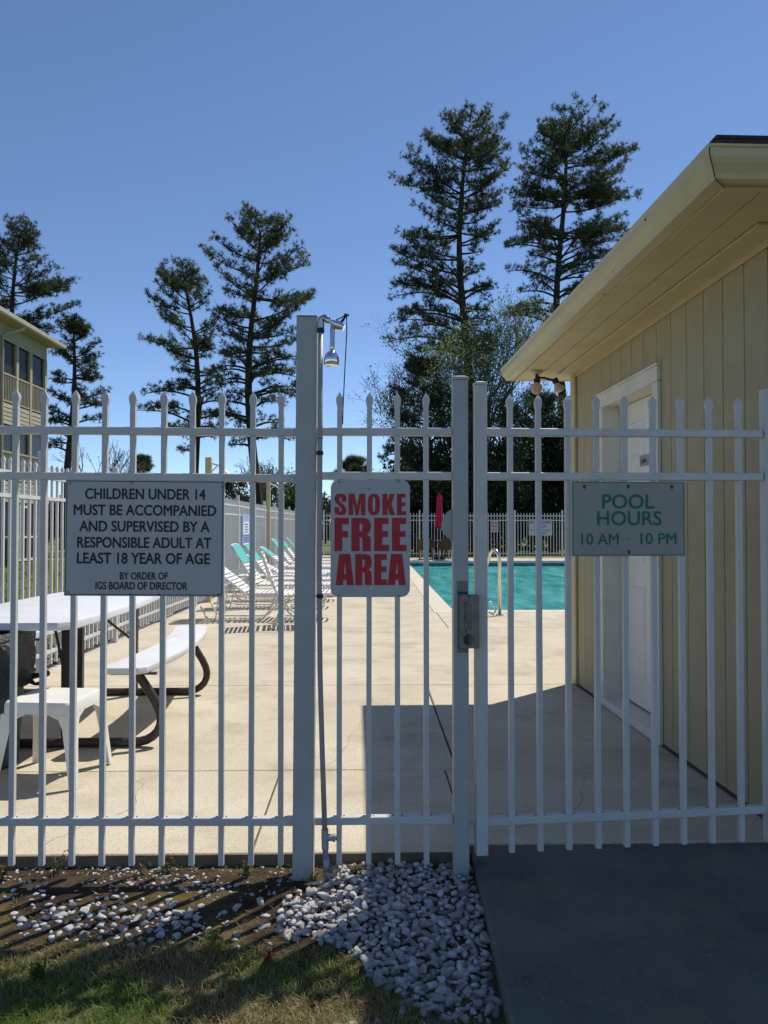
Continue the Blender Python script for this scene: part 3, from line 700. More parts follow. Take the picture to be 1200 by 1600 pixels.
for s_, x0, x1, yt, yb in (('CHILDREN UNDER 14',138,323,764,781),('MUST BE ACCOMPANIED',121,340,789,806),('AND SUPERVISED BY A',130,330,814,831),('RESPONSIBLE ADULT AT',127,333,839,856),('LEAST 18 YEAR OF AGE',127,331,863,880.5),('BY ORDER OF',193,267,893,904.5),('IGS BOARD OF DIRECTOR',156,297,908,920)):
    lettering(s_, (x1-x0)*FY/1200, (yb-yt)*FY/1200, (pxx((x0+x1)/2), -.0037, pz((yt+yb)/2)), M['ink_black'], s1, .030)
for px, py in ((114,757),(209,755),(350,760),(114,924),(209,927),(253,927),(346,926)): screw(s1, pxx(px)*.99, -.0035, pz(py), False, .75)

s2 = thing('wall_sign', 'white round-cornered sign reading SMOKE FREE AREA in red block letters', 'sign', (fx(578.5), FY-.0185, fz(841)), 0)
W2, H2 = fx(640)-fx(517), (932-750)*FY/1200
rc = .032; poly = []
for cx, cz_, a0 in ((W2/2-rc, H2/2-rc, 0), (-W2/2+rc, H2/2-rc, 90), (-W2/2+rc, -H2/2+rc, 180), (W2/2-rc, -H2/2+rc, 270)):
    for k in range(9):
        a = R(a0 + 90*k/8); poly.append((cx + rc*math.cos(a), cz_ + rc*math.sin(a)))
MB().prism(poly, 'y', -.002, 0).build('board', M['sign_board'], s2, bevel=.0006)
q = lambda x: (x - 620) * W2 / 870
qz = lambda y: (709 - y) * H2 / 1282
rows = []
for ch, x0, x1 in (('S',228,358),('M',380,568),('O',592,727),('K',752,893),('E',912,1012)): rows.append((ch, q(x0), q(x1), qz(456), qz(221)))
block_text(rows, M['ink_red'], s2, -.0026)
block_text([(ch, q(x0), q(x1), qz(849), qz(484)) for ch, x0, x1 in (('F',228,385),('R',412,625),('E',662,826),('E',857,1019))], M['ink_red'], s2, -.0026)
block_text([(ch, q(x0), q(x1), qz(1219), qz(879)) for ch, x0, x1 in (('A',240,440),('R',455,636),('E',662,806),('A',810,1010))], M['ink_red'], s2, -.0026)
for x_, y_ in ((283,90),(928,86),(278,1328),(930,1332),(608,170)): screw(s2, q(x_), -.0022, qz(y_), False, .75 if y_ != 170 else .6)
MB().lathe([(.0028,0),(.0028,.0006)], (0,0,0), 10).build('screw_hole', M['strap_white'], s2).matrix_local = Matrix.Translation((q(633), -.0021, qz(1248))) @ Matrix.Rotation(R(90), 4, 'X')

s3 = thing('wall_sign', 'weathered green-edged sign reading POOL HOURS 10 AM - 10 PM on the gate', 'sign', (0, 0, 0), R(4.6))
s3.location = gate.matrix_basis @ Vector((gx(981.5), -.0185, 0))
W3, H3 = gx(1070.5)-gx(892.5), (868.5-751.5)*FY/1200*1.012
s3.location.z = H + (823-810.5)*2.93/1200
MB().rbox(-W3/2, W3/2, -.003, 0, -H3/2, H3/2, .001).build('board', M['sign_green_board'], s3)
frame(s3, W3, H3, .0024, M['ink_green'], ins=.0035)
k3 = 2.95/1200
for s_, x0, x1, yt, yb, of in (('POOL',938.5,1023,772,795,.028),('HOURS',930,1035,798,821,.028),('10 AM',904.5,965,833,851,.022),('10 PM',1000,1059,832.5,850.5,.022)):
    lettering(s_, (x1-x0)*k3, (yb-yt)*k3, (((x0+x1)/2-981.5)*k3, -.0037, (810.5-(yt+yb)/2)*k3), M['ink_green'], s3, of)
MB().box(-.009, .009, -.0038, -.0033, -.0015, .0015).build('lettering', M['ink_green'], s3).location = (.0, 0, (810.5-842)*k3)
MB().box(-.045, .045, -.0037, -.0033, -.0009, .0004).build('fine_print', M['ink_grey'], s3).location = ((1034-981.5)*k3, 0, (810.5-857)*k3)
stain = MB().add([(0,-.0042,-.012)] + [(.0065*math.cos(a), -.0042, .0065*math.sin(a)) for a in [R(-30+240*k/12) for k in range(13)]], [(0,k+1,k+2) for k in range(12)]).mesh('rusty_screw'); stain.materials.append(M['bronze'])
for px, py in ((910,760),(981,759.5),(1052,759.5),(981.5,862)):
    o = link('rusty_screw', stain, M['bronze'], s3); o.location = ((px-981.5)*k3, 0, (810.5-py)*k3)
    screw(s3, (px-981.5)*k3, -.0045, (810.5-py)*k3, False, .9)

# ------------------------------------------------------------------ poolside shower fixed to the tall post
sh = thing('outdoor_shower', 'grey shower pipe with chrome head and pull chain strapped to the tall white post', 'shower', (0, FY-.045, 0))
px_ = lambda px: fx(px, FY-.045); pz_ = lambda py: fz(py, FY-.045)
MB().tube([(px_(500.8),0,pz_(516)),(px_(499.8),0,pz_(700)),(px_(499),0,pz_(900)),(px_(500.5),0,pz_(1050)),(px_(504),0,pz_(1170)),(px_(508.2),0,pz_(1292))], .0098, 14).build('pipe', M['pvc'], sh, smooth=True)
MB().lathe([(.0125,0),(.0135,.004),(.0135,.016),(.012,.02),(.012,.026)], (px_(500.8),0,pz_(519)), 16).build('threaded_collar', M['strap'], sh, smooth=40)
MB().tube([(px_(500.8),0,pz_(512)),(px_(500.8),0,pz_(503)),(px_(502),-.001,pz_(497.5)),(px_(507),-.004,pz_(495.5)),(px_(511.5),-.008,pz_(499.5))], .0135, 14).build('elbow', M['chrome_dull'], sh, smooth=50)
MB().tube([(px_(510.5),-.008,pz_(500)),(px_(514),-.010,pz_(501.5)),(px_(514.2),-.010,pz_(501.6)),(px_(519),-.012,pz_(504)),(px_(519.2),-.012,pz_(504)),(px_(524),-.015,pz_(507))], [.0115,.0115,.0085,.0085,.011,.011], 14).build('nipple', M['chrome'], sh, smooth=50)
MB().tube([(px_(521),-.014,pz_(506.5)),(px_(523),-.014,pz_(507)),(px_(534),-.016,pz_(511)),(px_(534.2),-.016,pz_(511)),(px_(537.5),-.017,pz_(512.5))], [.008,.0175,.0175,.013,.013], 16).build('valve_body', M['chrome'], sh, smooth=40)
MB().tube([(px_(521),-.013,pz_(507)),(px_(519.4),-.014,pz_(513)),(px_(519.3),-.014,pz_(520)),(px_(519),-.014,pz_(545))], .0088, 12).build('shower_arm', M['chrome_dull'], sh, smooth=50)
hd = MB().lathe([(.001,.006),(.010,.005),(.011,-.002),(.009,-.008),(.014,-.012),(.022,-.022),(.0275,-.034),(.0285,-.044),(.0285,-.062),(.0265,-.065),(.022,-.063),(.001,-.062)], (px_(518),-.014,pz_(544)), 28)
hd.build('shower_head', M['chrome'], sh, smooth=35)
MB().tube([(px_(525),-.016,pz_(503.5)),(px_(525.5),-.018,pz_(500.5)),(px_(534),-.02,pz_(497)),(px_(540),-.022,pz_(493))], .0022, 6).tube([(px_(533),-.016,pz_(504)),(px_(541.5),-.024,pz_(493.5))], [.0055,.0035], 8).tube([(px_(538),-.022,pz_(492)),(px_(545),-.024,pz_(494))], .0045, 6).build('lever', M['steel_dark'], sh, smooth=40)
MB().tube([(px_(541.5),-.024,pz_(494)),(px_(541.8),-.024,pz_(520)),(px_(539),-.022,pz_(575)),(px_(536),-.02,pz_(640)),(px_(535.5),-.019,pz_(664))], .0021, 6).build('pull_rod', M['ink_black'], sh, smooth=True)
for py in (708, 931, 685):
    MB().tube([(px_(500)-.014,.006,pz_(py)),(px_(500)-.010,-.0105,pz_(py)),(px_(500)+.0,-.012,pz_(py)),(px_(500)+.010,-.0105,pz_(py)),(px_(500)+.0115,.006,pz_(py))], .0028 if py != 685 else .001, 6).build('pipe_strap', M['strap'], sh)
    if py != 685: MB().rbox(px_(500)-.012, px_(500)+.0118, -.0128, -.009, pz_(py)-.008, pz_(py)+.008, .001).build('strap_clip', M['strap'], sh)
MB().tube([(px_(508.2),0,pz_(1291)),(px_(509),0,pz_(1322))], .0132, 14).tube([(px_(510),0,pz_(1304)),(px_(521),0,pz_(1304)),(px_(521.1),0,pz_(1304)),(px_(525),0,pz_(1304.5))], [.0125,.0125,.0150,.0150], 14).build('tee_fitting', M['pvc'], sh, smooth=45)
MB().tube([(px_(525.1),0,pz_(1304.5)),(px_(527.5),0,pz_(1304.5))], .010, 12).build('tee_plug', M['steel'], sh, smooth=45)
MB().tube([(px_(509),0,pz_(1321)),(px_(510),0,pz_(1336))], .0105, 12).build('primed_pipe', M['pipe_blue'], sh, smooth=True)
MB().tube([(px_(510),0,pz_(1335)),(px_(512),0,pz_(1352)),(px_(513),0,pz_(1375))], [.0118,.0118,.0118], 12).build('riser', M['pvc'], sh, smooth=True)
MB().tube([(px_(506),0,pz_(1352)),(px_(520),0,pz_(1352))], [.014,.014], 10).tube([(px_(513),-.01,pz_(1350)),(px_(519),-.016,pz_(1349)),(px_(529),-.018,pz_(1344))], [.006,.007,.005], 8).build('ball_valve', M['brass'], sh, smooth=45)
# ------------------------------------------------------------------ long fences round the yard
LA = math.atan(.0125)
lf = thing('perimeter_fence', 'long white picket fence running along the left side of the pool yard', 'fence', (-2.86 + .0125*3.0, 3.0, 0), -LA)
LL = 28.35
fp = picket_mesh(.020, .06, 1.80); fp.materials[0] = M['far_metal']
for i in range(int(LL/.11)):
    o = link('picket', fp, M['far_metal'], lf); o.location = (0, .06 + .11*i, 0)
for z in (1.68, 1.50, .17):
    MB().box(-.015, .015, 0, LL, z-.015, z+.015).build('rail', M['far_metal'], lf)
pm = MB().rbox(-.03, .03, -.03, .03, -.1, 1.90, .004).mesh('post'); pm.materials.append(M['far_metal'])
for i in range(-1, 14):
    o = link('post', pm, M['far_metal'], lf); o.location = (.0, 3.6 + 1.83*i + .005, 0)
ff = thing('perimeter_fence', 'far white picket fence beyond the swimming pool, dark woods behind', 'fence', (-2.47, 31.3, 0), 0)
fp2 = picket_mesh(.022, .05, 1.82); fp2.materials[0] = M['far_metal']
for i in range(130):
    o = link('picket', fp2, M['far_metal'], ff); o.location = (.122*i + .06, 0, 0)
for z in (1.70, 1.52, .17): MB().box(0, 15.9, -.016, .016, z-.016, z+.016).build('rail', M['far_metal'], ff)
for i in range(9):
    o = link('post', pm, M['far_metal'], ff); o.location = (.67 + 1.95*i - .0, .0, .03)
mk = lambda px, Y: (px-575)*Y/1200
f1 = thing('wall_sign', 'small red smoke free notice on the far fence across the pool', 'sign', (mk(773, 31.25), 31.26, H + (823-822)*31.25/1200))
MB().box(-.16, .16, -.004, 0, -.24, .24).build('board', M['sign_board'], f1)
for i, (w_, z) in enumerate((('SMOKE', .13), ('FREE', 0), ('AREA', -.14))): lettering(w_, .27, .10, (0, -.006, z), M['ink_red'], f1, .03)
f2 = thing('wall_sign', 'white NO LIFEGUARD ON DUTY notice on the far fence across the pool', 'sign', (mk(845.5, 31.25), 31.26, H + (823-824)*31.25/1200))
MB().box(-.48, .48, -.004, 0, -.33, .33).build('board', M['sign_board'], f2)
for w_, ww, z, hh in (('NO LIFEGUARD', .86, .21, .13), ('ON DUTY', .5, .03, .13), ('SWIM AT YOUR', .84, -.12, .085), ('OWN RISK', .55, -.24, .07)): lettering(w_, ww, hh, (0, -.006, z), M['ink_blue'], f2, .02)
f3 = thing('wall_sign', 'tall blue and white rules board on the left picket fence behind the loungers', 'sign', (-2.86 + .0125*16.6 + .025, 16.6, 1.2), -LA)
MB().box(0, .006, -.45, .45, -.33, .33).build('board', M['ink_blue'] if False else mat('sign_pale_blue', (.30,.38,.60), (.42,.48,.62), rough=.5, scale=5), f3)
MB().box(.0065, .009, -.33, .33, -.10, .16).build('white_panel', M['strap_white'], f3)
b = MB()
for k in range(4): b.box(.0095, .0105, -.22, .22, .11-.055*k-.012, .11-.055*k+.012)
for k in range(5): b.box(.0065, .0085, -.36, .36, -.13-.035*k-.008, -.13-.035*k+.008)
b.build('fine_print', mat('sign_mid_blue', (.06,.09,.32), rough=.5), f3)

# other showers on their posts along the left fence
def shower_post(x, y, h, label):
    t = thing('shower_post', label, 'shower', (x, y, 0), 0, 'shower posts along the left fence')
    MB().rbox(-.05, .05, -.05, .05, 0, h, .006).build('post', M['trim_cream'], t)
    MB().tube([(.05,0,h-.10),(.16,0,h-.13),(.25,0,h-.20)], .018, 8).tube([(.05,0,h-.24),(.16,0,h-.13)], .012, 6).build('shower_arm', M['lounger_frame'], t, smooth=50)
    o = MB().lathe([(.001,.05),(.02,.04),(.035,.0),(.075,-.06),(.07,-.085),(.001,-.09)], (0,0,0), 16).build('shower_head', M['strap_white'], t, smooth=40); o.location = (.27, 0, h-.24); o.rotation_euler = (0, R(-25), 0)
shower_post(mk(325,12.9)+.02, 12.9, 2.42, 'cream shower post showing its head above the fence left of the tall trees')
shower_post(mk(418.5,19.9)+.02, 19.9, 2.46, 'farther cream shower post standing beyond the raised loungers')

# handrail at the pool steps
hr = thing('pool_handrail', 'bent stainless steel handrail on the near edge of the pool', 'handrail', (mk(782,10.8), 10.85, 0))
def arc(c, r, a0, a1, n=8): return [(c[0], c[1] + r*math.cos(R(a0+(a1-a0)*k/n)), c[2] + r*math.sin(R(a0+(a1-a0)*k/n))) for k in range(n+1)]
MB().tube([(0,0,0),(0,0,.78)] + [(-.012*k, .11 - .11*math.cos(R(18*k)), .80 + .13*math.sin(R(18*k))) for k in range(9)] + [(-.16,.46,.55),(-.30,1.15,-.15),(-.34,1.35,-.6)], .024, 12).build('rail', M['handrail'], hr, smooth=True)
MB().lathe([(.001,0),(.06,0),(.058,.012),(.03,.02),(.001,.02)], (0,0,.001), 18).build('flange', M['handrail'], hr, smooth=40)
MB().tube([(-.17,.05,.20),(-.12,.04,.19),(-.07,.02,.13),(-.055,.01,.07),(-.09,-.01,.02),(-.16,-.02,.05)], .014, 8).build('rail_hook', M['handrail'], hr, smooth=True)

# umbrella with table and chairs at the far end
um = thing('patio_umbrella', 'closed magenta umbrella standing at the far end of the pool deck', 'umbrella', (mk(686.5,29.9), 29.9, 0))
MB().tube([(0,0,.02),(0,0,2.5)], .022, 8).build('pole', M['bronze'], um, smooth=True)
MB().lathe([(.001,0),(.25,0),(.24,.06),(.04,.09),(.001,.09)], (0,0,.002), 18).build('base', M['steel_dark'], um, smooth=40)
n = 40; prof = [(1.22,.17),(1.45,.155),(1.75,.13),(2.05,.115),(2.28,.10),(2.36,.13),(2.42,.085),(2.55,.03),(2.60,.008)]
vs = []; fs = []
for i, (z, r) in enumerate(prof):
    for k in range(n):
        a = 2*math.pi*k/n; rr_ = .8*r*(1 + .30*math.sin(8*a + z*1.3) + .08*math.sin(3*a+z*4)); vs.append((rr_*math.cos(a), rr_*math.sin(a), z + (.05*math.sin(4*a) if i == 0 else 0)))
fs = [(i*n+k, i*n+(k+1)%n, (i+1)*n+(k+1)%n, (i+1)*n+k) for i in range(len(prof)-1) for k in range(n)]
MB().add(vs, fs).build('canopy', M['umbrella'], um, smooth=60)
rt = thing('patio_table', 'round dark table beneath the closed magenta umbrella', 'table', (um.location.x, 29.9, 0))
MB().lathe([(.06,.70),(.55,.70),(.56,.715),(.55,.73),(.06,.73)], (0,0,0), 24).build('table_top', M['wood'], rt)
for k in range(4):
    a = R(45+90*k); MB().tube([(.42*math.cos(a), .42*math.sin(a), .70), (.36*math.cos(a), .36*math.sin(a), .35), (.45*math.cos(a), .45*math.sin(a), .002)], .018, 6).build('leg', M['bronze'], rt)
def wicker(x, y, rz, label):
    t = thing('wicker_chair', label, 'chair', (x, y, 0), rz, 'brown chairs round the far table')
    MB().rbox(-.27, .27, -.26, .26, .38, .45, .02).build('seat', M['wood'], t)
    vs = []; 
    b = MB()
    P_ = [(.30*math.cos(R(a)), .30*math.sin(R(a))) for a in range(-20, 201, 20)]
    for i, (xx, yy) in enumerate(P_):
        hgt = .62 + .24*max(0, math.sin(R(-20+20*i)))
        vs += [(xx, yy, .40), (xx*1.06, yy*1.08, hgt), (xx*1.12, yy*1.14, hgt), (xx*1.06, yy*1.06, .40)]
    m_ = len(P_); fs = [(i*4+k, i*4+(k+1)%4, (i+1)*4+(k+1)%4, (i+1)*4+k) for i in range(m_-1) for k in range(4)] + [(0,1,2,3), ((m_-1)*4+3,(m_-1)*4+2,(m_-1)*4+1,(m_-1)*4)]
    b.add(vs, fs).build('backrest', M['wood'], t)
    for sx in (-1, 1):
        for sy in (-1, 1): MB().tube([(sx*.23, sy*.22, .38), (sx*.25, sy*.25, .002)], .02, 6).build('leg', M['lounger_frame'] if sy < 0 else M['wood'], t)
    return t
wicker(um.location.x - .55, 29.25, R(170), 'brown wicker chair left of the closed umbrella')
wicker(um.location.x + .22, 29.05, R(190), 'brown wicker chair in front of the closed umbrella')
wicker(um.location.x + .75, 30.3, R(-60), 'brown wicker chair behind and right of the closed umbrella')

# ------------------------------------------------------------------ picnic table
pt = thing('picnic_table', 'white moulded picnic table with bowed benches on dark bronze tube legs', 'picnic table', (-1.93, 5.05, 0), R(1.0))
def slab_poly(poly, z0, z1, b_=.008):
    m_ = len(poly); cx = sum(p[0] for p in poly)/m_; cy = sum(p[1] for p in poly)/m_
    def ins(d):
        out = []
        for x_, y_ in poly:
            v = Vector((cx-x_, cy-y_)).normalized()*d; out.append((x_+v.x, y_+v.y))
        return out
    rings = [(b_*1.5, z0), (0, z0+b_), (0, z1-b_), (b_*.5, z1-b_*.3), (b_*1.5, z1)]
    vs = [(*p, z) for d, z in rings for p in ins(d)]
    fs = [tuple(range(m_-1,-1,-1)), tuple(range(4*m_, 5*m_))] + [(k*m_+i, k*m_+(i+1)%m_, (k+1)*m_+(i+1)%m_, (k+1)*m_+i) for k in range(4) for i in range(m_)]
    return MB().add(vs, fs)
def bowed(x0, x1, y0, y1, bow0, bow1, ch):
    P_ = []; N_ = 12
    for k in range(N_+1):       # right side upward
        t = k/N_; yy = y0+ch+(y1-y0-2*ch)*t; P_.append((x1 + bow1*(1-(2*t-1)**2), yy))
    P_ += [(x1-ch, y1), (x0+ch, y1)]
    for k in range(N_+1):
        t = 1-k/N_; yy = y0+ch+(y1-y0-2*ch)*t; P_.append((x0 + bow0*(1-(2*t-1)**2), yy))
    P_ += [(x0+ch, y0), (x1-ch, y0)]
    return P_
slab_poly(bowed(-.40, .37, -1.02, .93, -.05, .05, .07), .715, .76).build('table_top', M['table_white'], pt, smooth=35)
slab_poly(bowed(.415, .665, -.70, 1.16, .085, .085, .035), .425, .465).build('bench_seat', M['table_white'], pt, smooth=35)
slab_poly(bowed(-.735, -.485, -.70, 1.16, -.085, -.085, .035), .425, .465).build('bench_seat', M['table_white'], pt, smooth=35)
MB().lathe([(.012,0),(.012,.001)], (.17,.1,.7602), 8).build('plug_hole', M['steel_dark'], pt)
for yy in (-.62, .74):
    fr_ = MB()
    for s in (1, -1):
        fr_.tube([(0, yy, .028), (s*.58, yy, .028), (s*.62, yy, .031), (s*.655, yy, .040), (s*.69, yy, .060), (s*.717, yy, .088), (s*.733, yy, .125), (s*.737, yy, .165), (s*.728, yy, .205), (s*.705, yy, .255), (s*.66, yy, .33), (s*.62, yy, .39), (s*.61, yy, .412)], .026, 10)
    fr_.build('bench_frame', M['bronze'], pt, smooth=50)
    for s in (1, -1): MB().box(s*.20-.022, s*.20+.022, yy-.022, yy+.022, .03, .715).build('leg', M['bronze'], pt)
    MB().box(-.30, .30, yy-.02, yy+.02, .688, .7145).build('cross_bar', M['bronze'], pt)
    for s in (1, -1): MB().box(min(s*.45,s*.71), max(s*.45,s*.71), yy-.014, yy+.014, .412, .4245).build('bench_bracket', M['bronze'], pt)
    MB().tube([(.0, yy+(.06 if yy<0 else -.06), .70), (.0, yy+(.0), .42)], .008, 6).build('brace', M['bronze'], pt)
MB().tube([(0, -.62+.32, .69), (.18, -.60, .42)], .009, 6).build('brace', M['bronze'], pt)
MB().tube([(0, .74-.36, .69), (.18, .72, .42)], .009, 6).build('brace', M['bronze'], pt)
MB().tube([(-.2, -.62, .42), (-.45, -.1, .69)], .009, 6).build('brace', M['bronze'], pt)

# stool-height plastic side table
sd = thing('side_table', 'small white resin side table by the left edge of the deck', 'table', (-1.585, 3.94, 0), R(-5))
def rrect(w, d, r, n=5):
    P_ = []
    for cx, cy, a0 in ((w/2-r, d/2-r, 0), (-w/2+r, d/2-r, 90), (-w/2+r, -d/2+r, 180), (w/2-r, -d/2+r, 270)):
        for k in range(n+1): a = R(a0+90*k/n); P_.append((cx+r*math.cos(a), cy+r*math.sin(a)))
    return P_
def loft(rings, cap0=False, cap1=True):
    m_ = len(rings[0][0]); vs = [(*p, z) for ps, z in rings for p in ps]
    fs = [(k*m_+i, k*m_+(i+1)%m_, (k+1)*m_+(i+1)%m_, (k+1)*m_+i) for k in range(len(rings)-1) for i in range(m_)]
    if cap1: fs.append(tuple(range((len(rings)-1)*m_, len(rings)*m_)))
    if cap0: fs.append(tuple(range(m_-1,-1,-1)))
    return MB().add(vs, fs)
loft([(rrect(.348,.348,.034), .352), (rrect(.36,.36,.04), .350), (rrect(.357,.357,.04), .392), (rrect(.345,.345,.038), .405), (rrect(.31,.31,.03), .409), (rrect(.28,.28,.03), .407)], True).build('table_top', M['stool'], sd, smooth=50)
for sx, sy in ((1,1),(-1,1),(-1,-1),(1,-1)):
    # L-section tapering leg, wide at the shoulder
    def ring(z, w, off, t=.006):
        cx, cy = sx*off, sy*off
        return [(cx, cy), (cx - sx*w, cy), (cx - sx*w, cy - sy*t), (cx - sx*t, cy - sy*t), (cx - sx*t, cy - sy*w), (cx, cy - sy*w)]
    rg = [(ring(.002, .034, .212), .002), (ring(.17, .046, .196), .17), (ring(.28, .056, .186), .28), (ring(.325, .075, .182), .325), (ring(.351, .13, .180), .3495)]
    loft(rg, True, True).build('leg', M['stool'], sd, bevel=.003)

# bin with liner
bn = thing('trash_can', 'blue-grey round trash can with a black liner folded over its rim', 'trash can', (-2.07, 4.12, 0))
MB().lathe([(.001,0),(.20,0),(.205,.01),(.235,.50),(.245,.66),(.262,.665),(.262,.69),(.245,.69),(.23,.66),(.22,.2),(.001,.2)], (0,0,.002), 40).build('body', M['bin'], bn, smooth=45)
n = 72; rng2 = random.Random(3); vs = []
prof = [(.215,.35,0),(.235,.60,0),(.252,.70,0),(.270,.712,0),(.281,.70,.004),(.276,.64,.006),(.282,.58,.008),(.272,.52,.010),(.280,.47,.012),(.268,.42,.014)]
ph = [rng2.uniform(0, 6.28) for _ in range(10)]
for i, (r, z, w_) in enumerate(prof):
    for k in range(n):
        a = 2*math.pi*k/n
        rr_ = r + w_*(math.sin(9*a+ph[i])+.6*math.sin(17*a+ph[9-i])); vs.append((rr_*math.cos(a), rr_*math.sin(a), z + (.02*math.sin(3*a+1)+.012*math.sin(11*a) if i == len(prof)-1 else .004*math.sin(7*a+ph[i]))))
fs = [(i*n+k, i*n+(k+1)%n, (i+1)*n+(k+1)%n, (i+1)*n+k) for i in range(len(prof)-1) for k in range(n)]
MB().add(vs, fs).build('bin_liner', M['bag'], bn, smooth=60)
MB().tube([(.27,.02,.46),(.33,.01,.47),(.38,-.02,.485)], [.02,.012,.018], 7).tube([(.27,.0,.45),(.32,-.03,.43),(.36,-.05,.44)], [.018,.008,.012], 6).build('liner_knot', M['bag'], bn, smooth=60)

# ------------------------------------------------------------------ sun loungers and strap chair
sm = {}
def strap_mesh(w, m):
    k = (w, m)
    if k not in sm:
        sm[k] = MB().rbox(-.021, .021, -w/2, w/2, -.002, .002, .0015).mesh('strap'); sm[k].materials.append(M[m])
    return sm[k]
def make_lounger(label, ang, head='strap_teal', nteal=4, bl=.72, group='white strap loungers in rows along the left fence'):
    t = thing('sun_lounger', label, 'sun lounger', (0,0,0), 0, group)
    a = R(ang); W_ = .29; sz = .36
    bt = (-bl*math.cos(a), sz + bl*math.sin(a))
    MB().tube([(-.02,-W_,sz),(1.12,-W_,sz),(1.20,-W_*.92,sz),(1.23,-W_*.6,sz),(1.23,W_*.6,sz),(1.20,W_*.92,sz),(1.12,W_,sz),(-.02,W_,sz)], .0135, 8).build('seat_frame', M['lounger_frame'], t, smooth=50)
    d = Vector((-math.cos(a), 0, math.sin(a)))
    pb_ = lambda s, y: (d.x*s, y, sz + d.z*s)
    MB().tube([pb_(.0,-W_),pb_(bl-.08,-W_),pb_(bl-.01,-W_*.9),pb_(bl+.02,-W_*.6),pb_(bl+.02,W_*.6),pb_(bl-.01,W_*.9),pb_(bl-.08,W_),pb_(0,W_)], .0135, 8).build('back_frame', M['lounger_frame'], t, smooth=50)
    for y_ in (-W_, W_):
        MB().tube([(1.05,y_,sz),(.98,y_,.12),(.90,y_,.03),(.80,y_,.014),(.45,y_,.014)], .0125, 7).build('leg', M['lounger_frame'], t, smooth=50)
        MB().tube([(.40,y_,sz),(.32,y_,.14),(.22,y_,.03),(.12,y_,.014),(-.42,y_,.014),(-.52,y_,.05),(-.56,y_,.14),(-.60,y_,.20)], .0125, 7).build('leg', M['lounger_frame'], t, smooth=50)
        MB().tube([pb_(.42,y_*.96), (-.40 if ang > 35 else -.46, y_*.96, .03)], .009, 6).build('prop', M['lounger_frame'], t)
    x = .04
    while x < 1.18:
        o = link('strap', strap_mesh(.60, 'strap_white'), M['strap_white'], t); o.location = (x, 0, sz+.016); o.rotation_euler = (0, R(rng.uniform(-2,2)), 0); x += .062
    k = 0; s = .05; ns = int((bl-.04)/.062)
    while s < bl - .0:
        teal = k >= ns - nteal
        o = link('strap', strap_mesh(.60, head if teal else 'strap_white'), M['strap_white'], t)
        o.location = (d.x*s + .016*math.sin(a), 0, sz + d.z*s + .016*math.cos(a)); o.rotation_euler = (0, a, 0); s += .062 if not teal else .046; k += 1
    return t
LP = [(10.55,-1.62,38,'nearest sun lounger with white straps, in front of the teal-headed ones'),
      (12.1,-1.70,57,'sun lounger with the steepest raised back and teal head straps below the blue board'),
      (13.25,-1.66,54,'sun lounger with raised teal head just behind the steepest one'),
      (15.2,-1.74,27,'sun lounger reclined low with teal head straps in the middle of the row'),
      (17.4,-1.82,36,'sun lounger half reclined in the middle of the row'),
      (19.2,-1.92,52,'sun lounger with raised teal head left of the tall post, nearer of that pair'),
      (20.7,-1.92,53,'sun lounger with raised teal head left of the tall post, farther of that pair'),
      (23.2,-1.95,48,'farthest sun lounger near the end of the left fence')]
for i, (y_, x_, an, lb) in enumerate(LP):
    t = make_lounger(lb, an, 'strap_white' if i == 0 else 'strap_teal'); t.location = (x_, y_, 0); t.rotation_euler = (0, 0, R(rng.uniform(-3, 3)))
t = make_lounger('flat sun lounger turned the other way with teal head toward the pool', 4); t.location = (-1.15, 14.15, 0); t.rotation_euler = (0, 0, R(180))

ch = thing('pool_chair', 'white strap pool chair seen side-on in front of the loungers', 'chair', (-1.12, 9.75, 0), R(6))
for y_ in (-.27, .27):
    MB().tube([(-.22,y_,.93),(-.13,y_,.66),(.0,y_,.38),(.12,y_,.20),(.36,y_,.012),(.44,y_,.012)], .013, 8).build('leg', M['lounger_frame'], ch, smooth=50)
    MB().tube([(.46,y_,.43),(.30,y_,.42),(.06,y_,.30),(-.06,y_,.012),(-.14,y_,.012)], .013, 8).build('leg', M['lounger_frame'], ch, smooth=50)
    MB().tube([(-.12,y_*1.05,.64),(.10,y_*1.1,.66),(.42,y_*1.1,.63),(.46,y_*1.02,.44)], .013, 8).build('armrest', M['lounger_frame'], ch, smooth=50)
MB().tube([(-.22,-.27,.93),(-.225,.27,.93)], .013, 8).build('back_frame', M['lounger_frame'], ch)
MB().tube([(.46,-.27,.43),(.46,.27,.43)], .013, 8).build('seat_frame', M['lounger_frame'], ch)
for k in range(8):
    o = link('strap', strap_mesh(.56, 'strap_white'), M['strap_white'], ch); o.location = (.02+.06*k, 0, .415+.003*k)
for k in range(8):
    o = link('strap', strap_mesh(.56, 'strap_white'), M['strap_white'], ch); o.location = (-.03-.023*k, 0, .47+.06*k); o.rotation_euler = (0, R(69), 0)

# ------------------------------------------------------------------ condo block on the left
cd = thing('apartment_building', 'three-storey cream building with screened porches, left edge of the view', 'building', (-13, 31.2, -.05))
CL = 16.0
zb = [(2.2, 2.95), (5.0, 5.75), (8.0, 8.62)]
MB().box(-9, -1.5, -CL, -.02, 0, 8.6).build('wall', M['condo_siding'], cd)
MB().box(-1.49, -.02, -CL, -CL+.1, 0, 8.6).box(-1.49, -.02, -.12, -.02, 0, 8.6).build('end_wall', M['condo_siding'], cd)
for z0, z1 in zb:
    MB().box(-1.49, -.03, -CL+.1, -.12, z0+.3, z0+.5).build('floor_slab', M['condo_siding'], cd)
    for k in range(5):
        h_ = (z1-z0)/5; MB().prism([(0, z0+k*h_), (.022, z0+k*h_+.002), (.006, z0+(k+1)*h_-.004), (0, z0+(k+1)*h_-.004)], 'y', -CL, 0.0).build('siding_board', M['condo_trim'], cd)
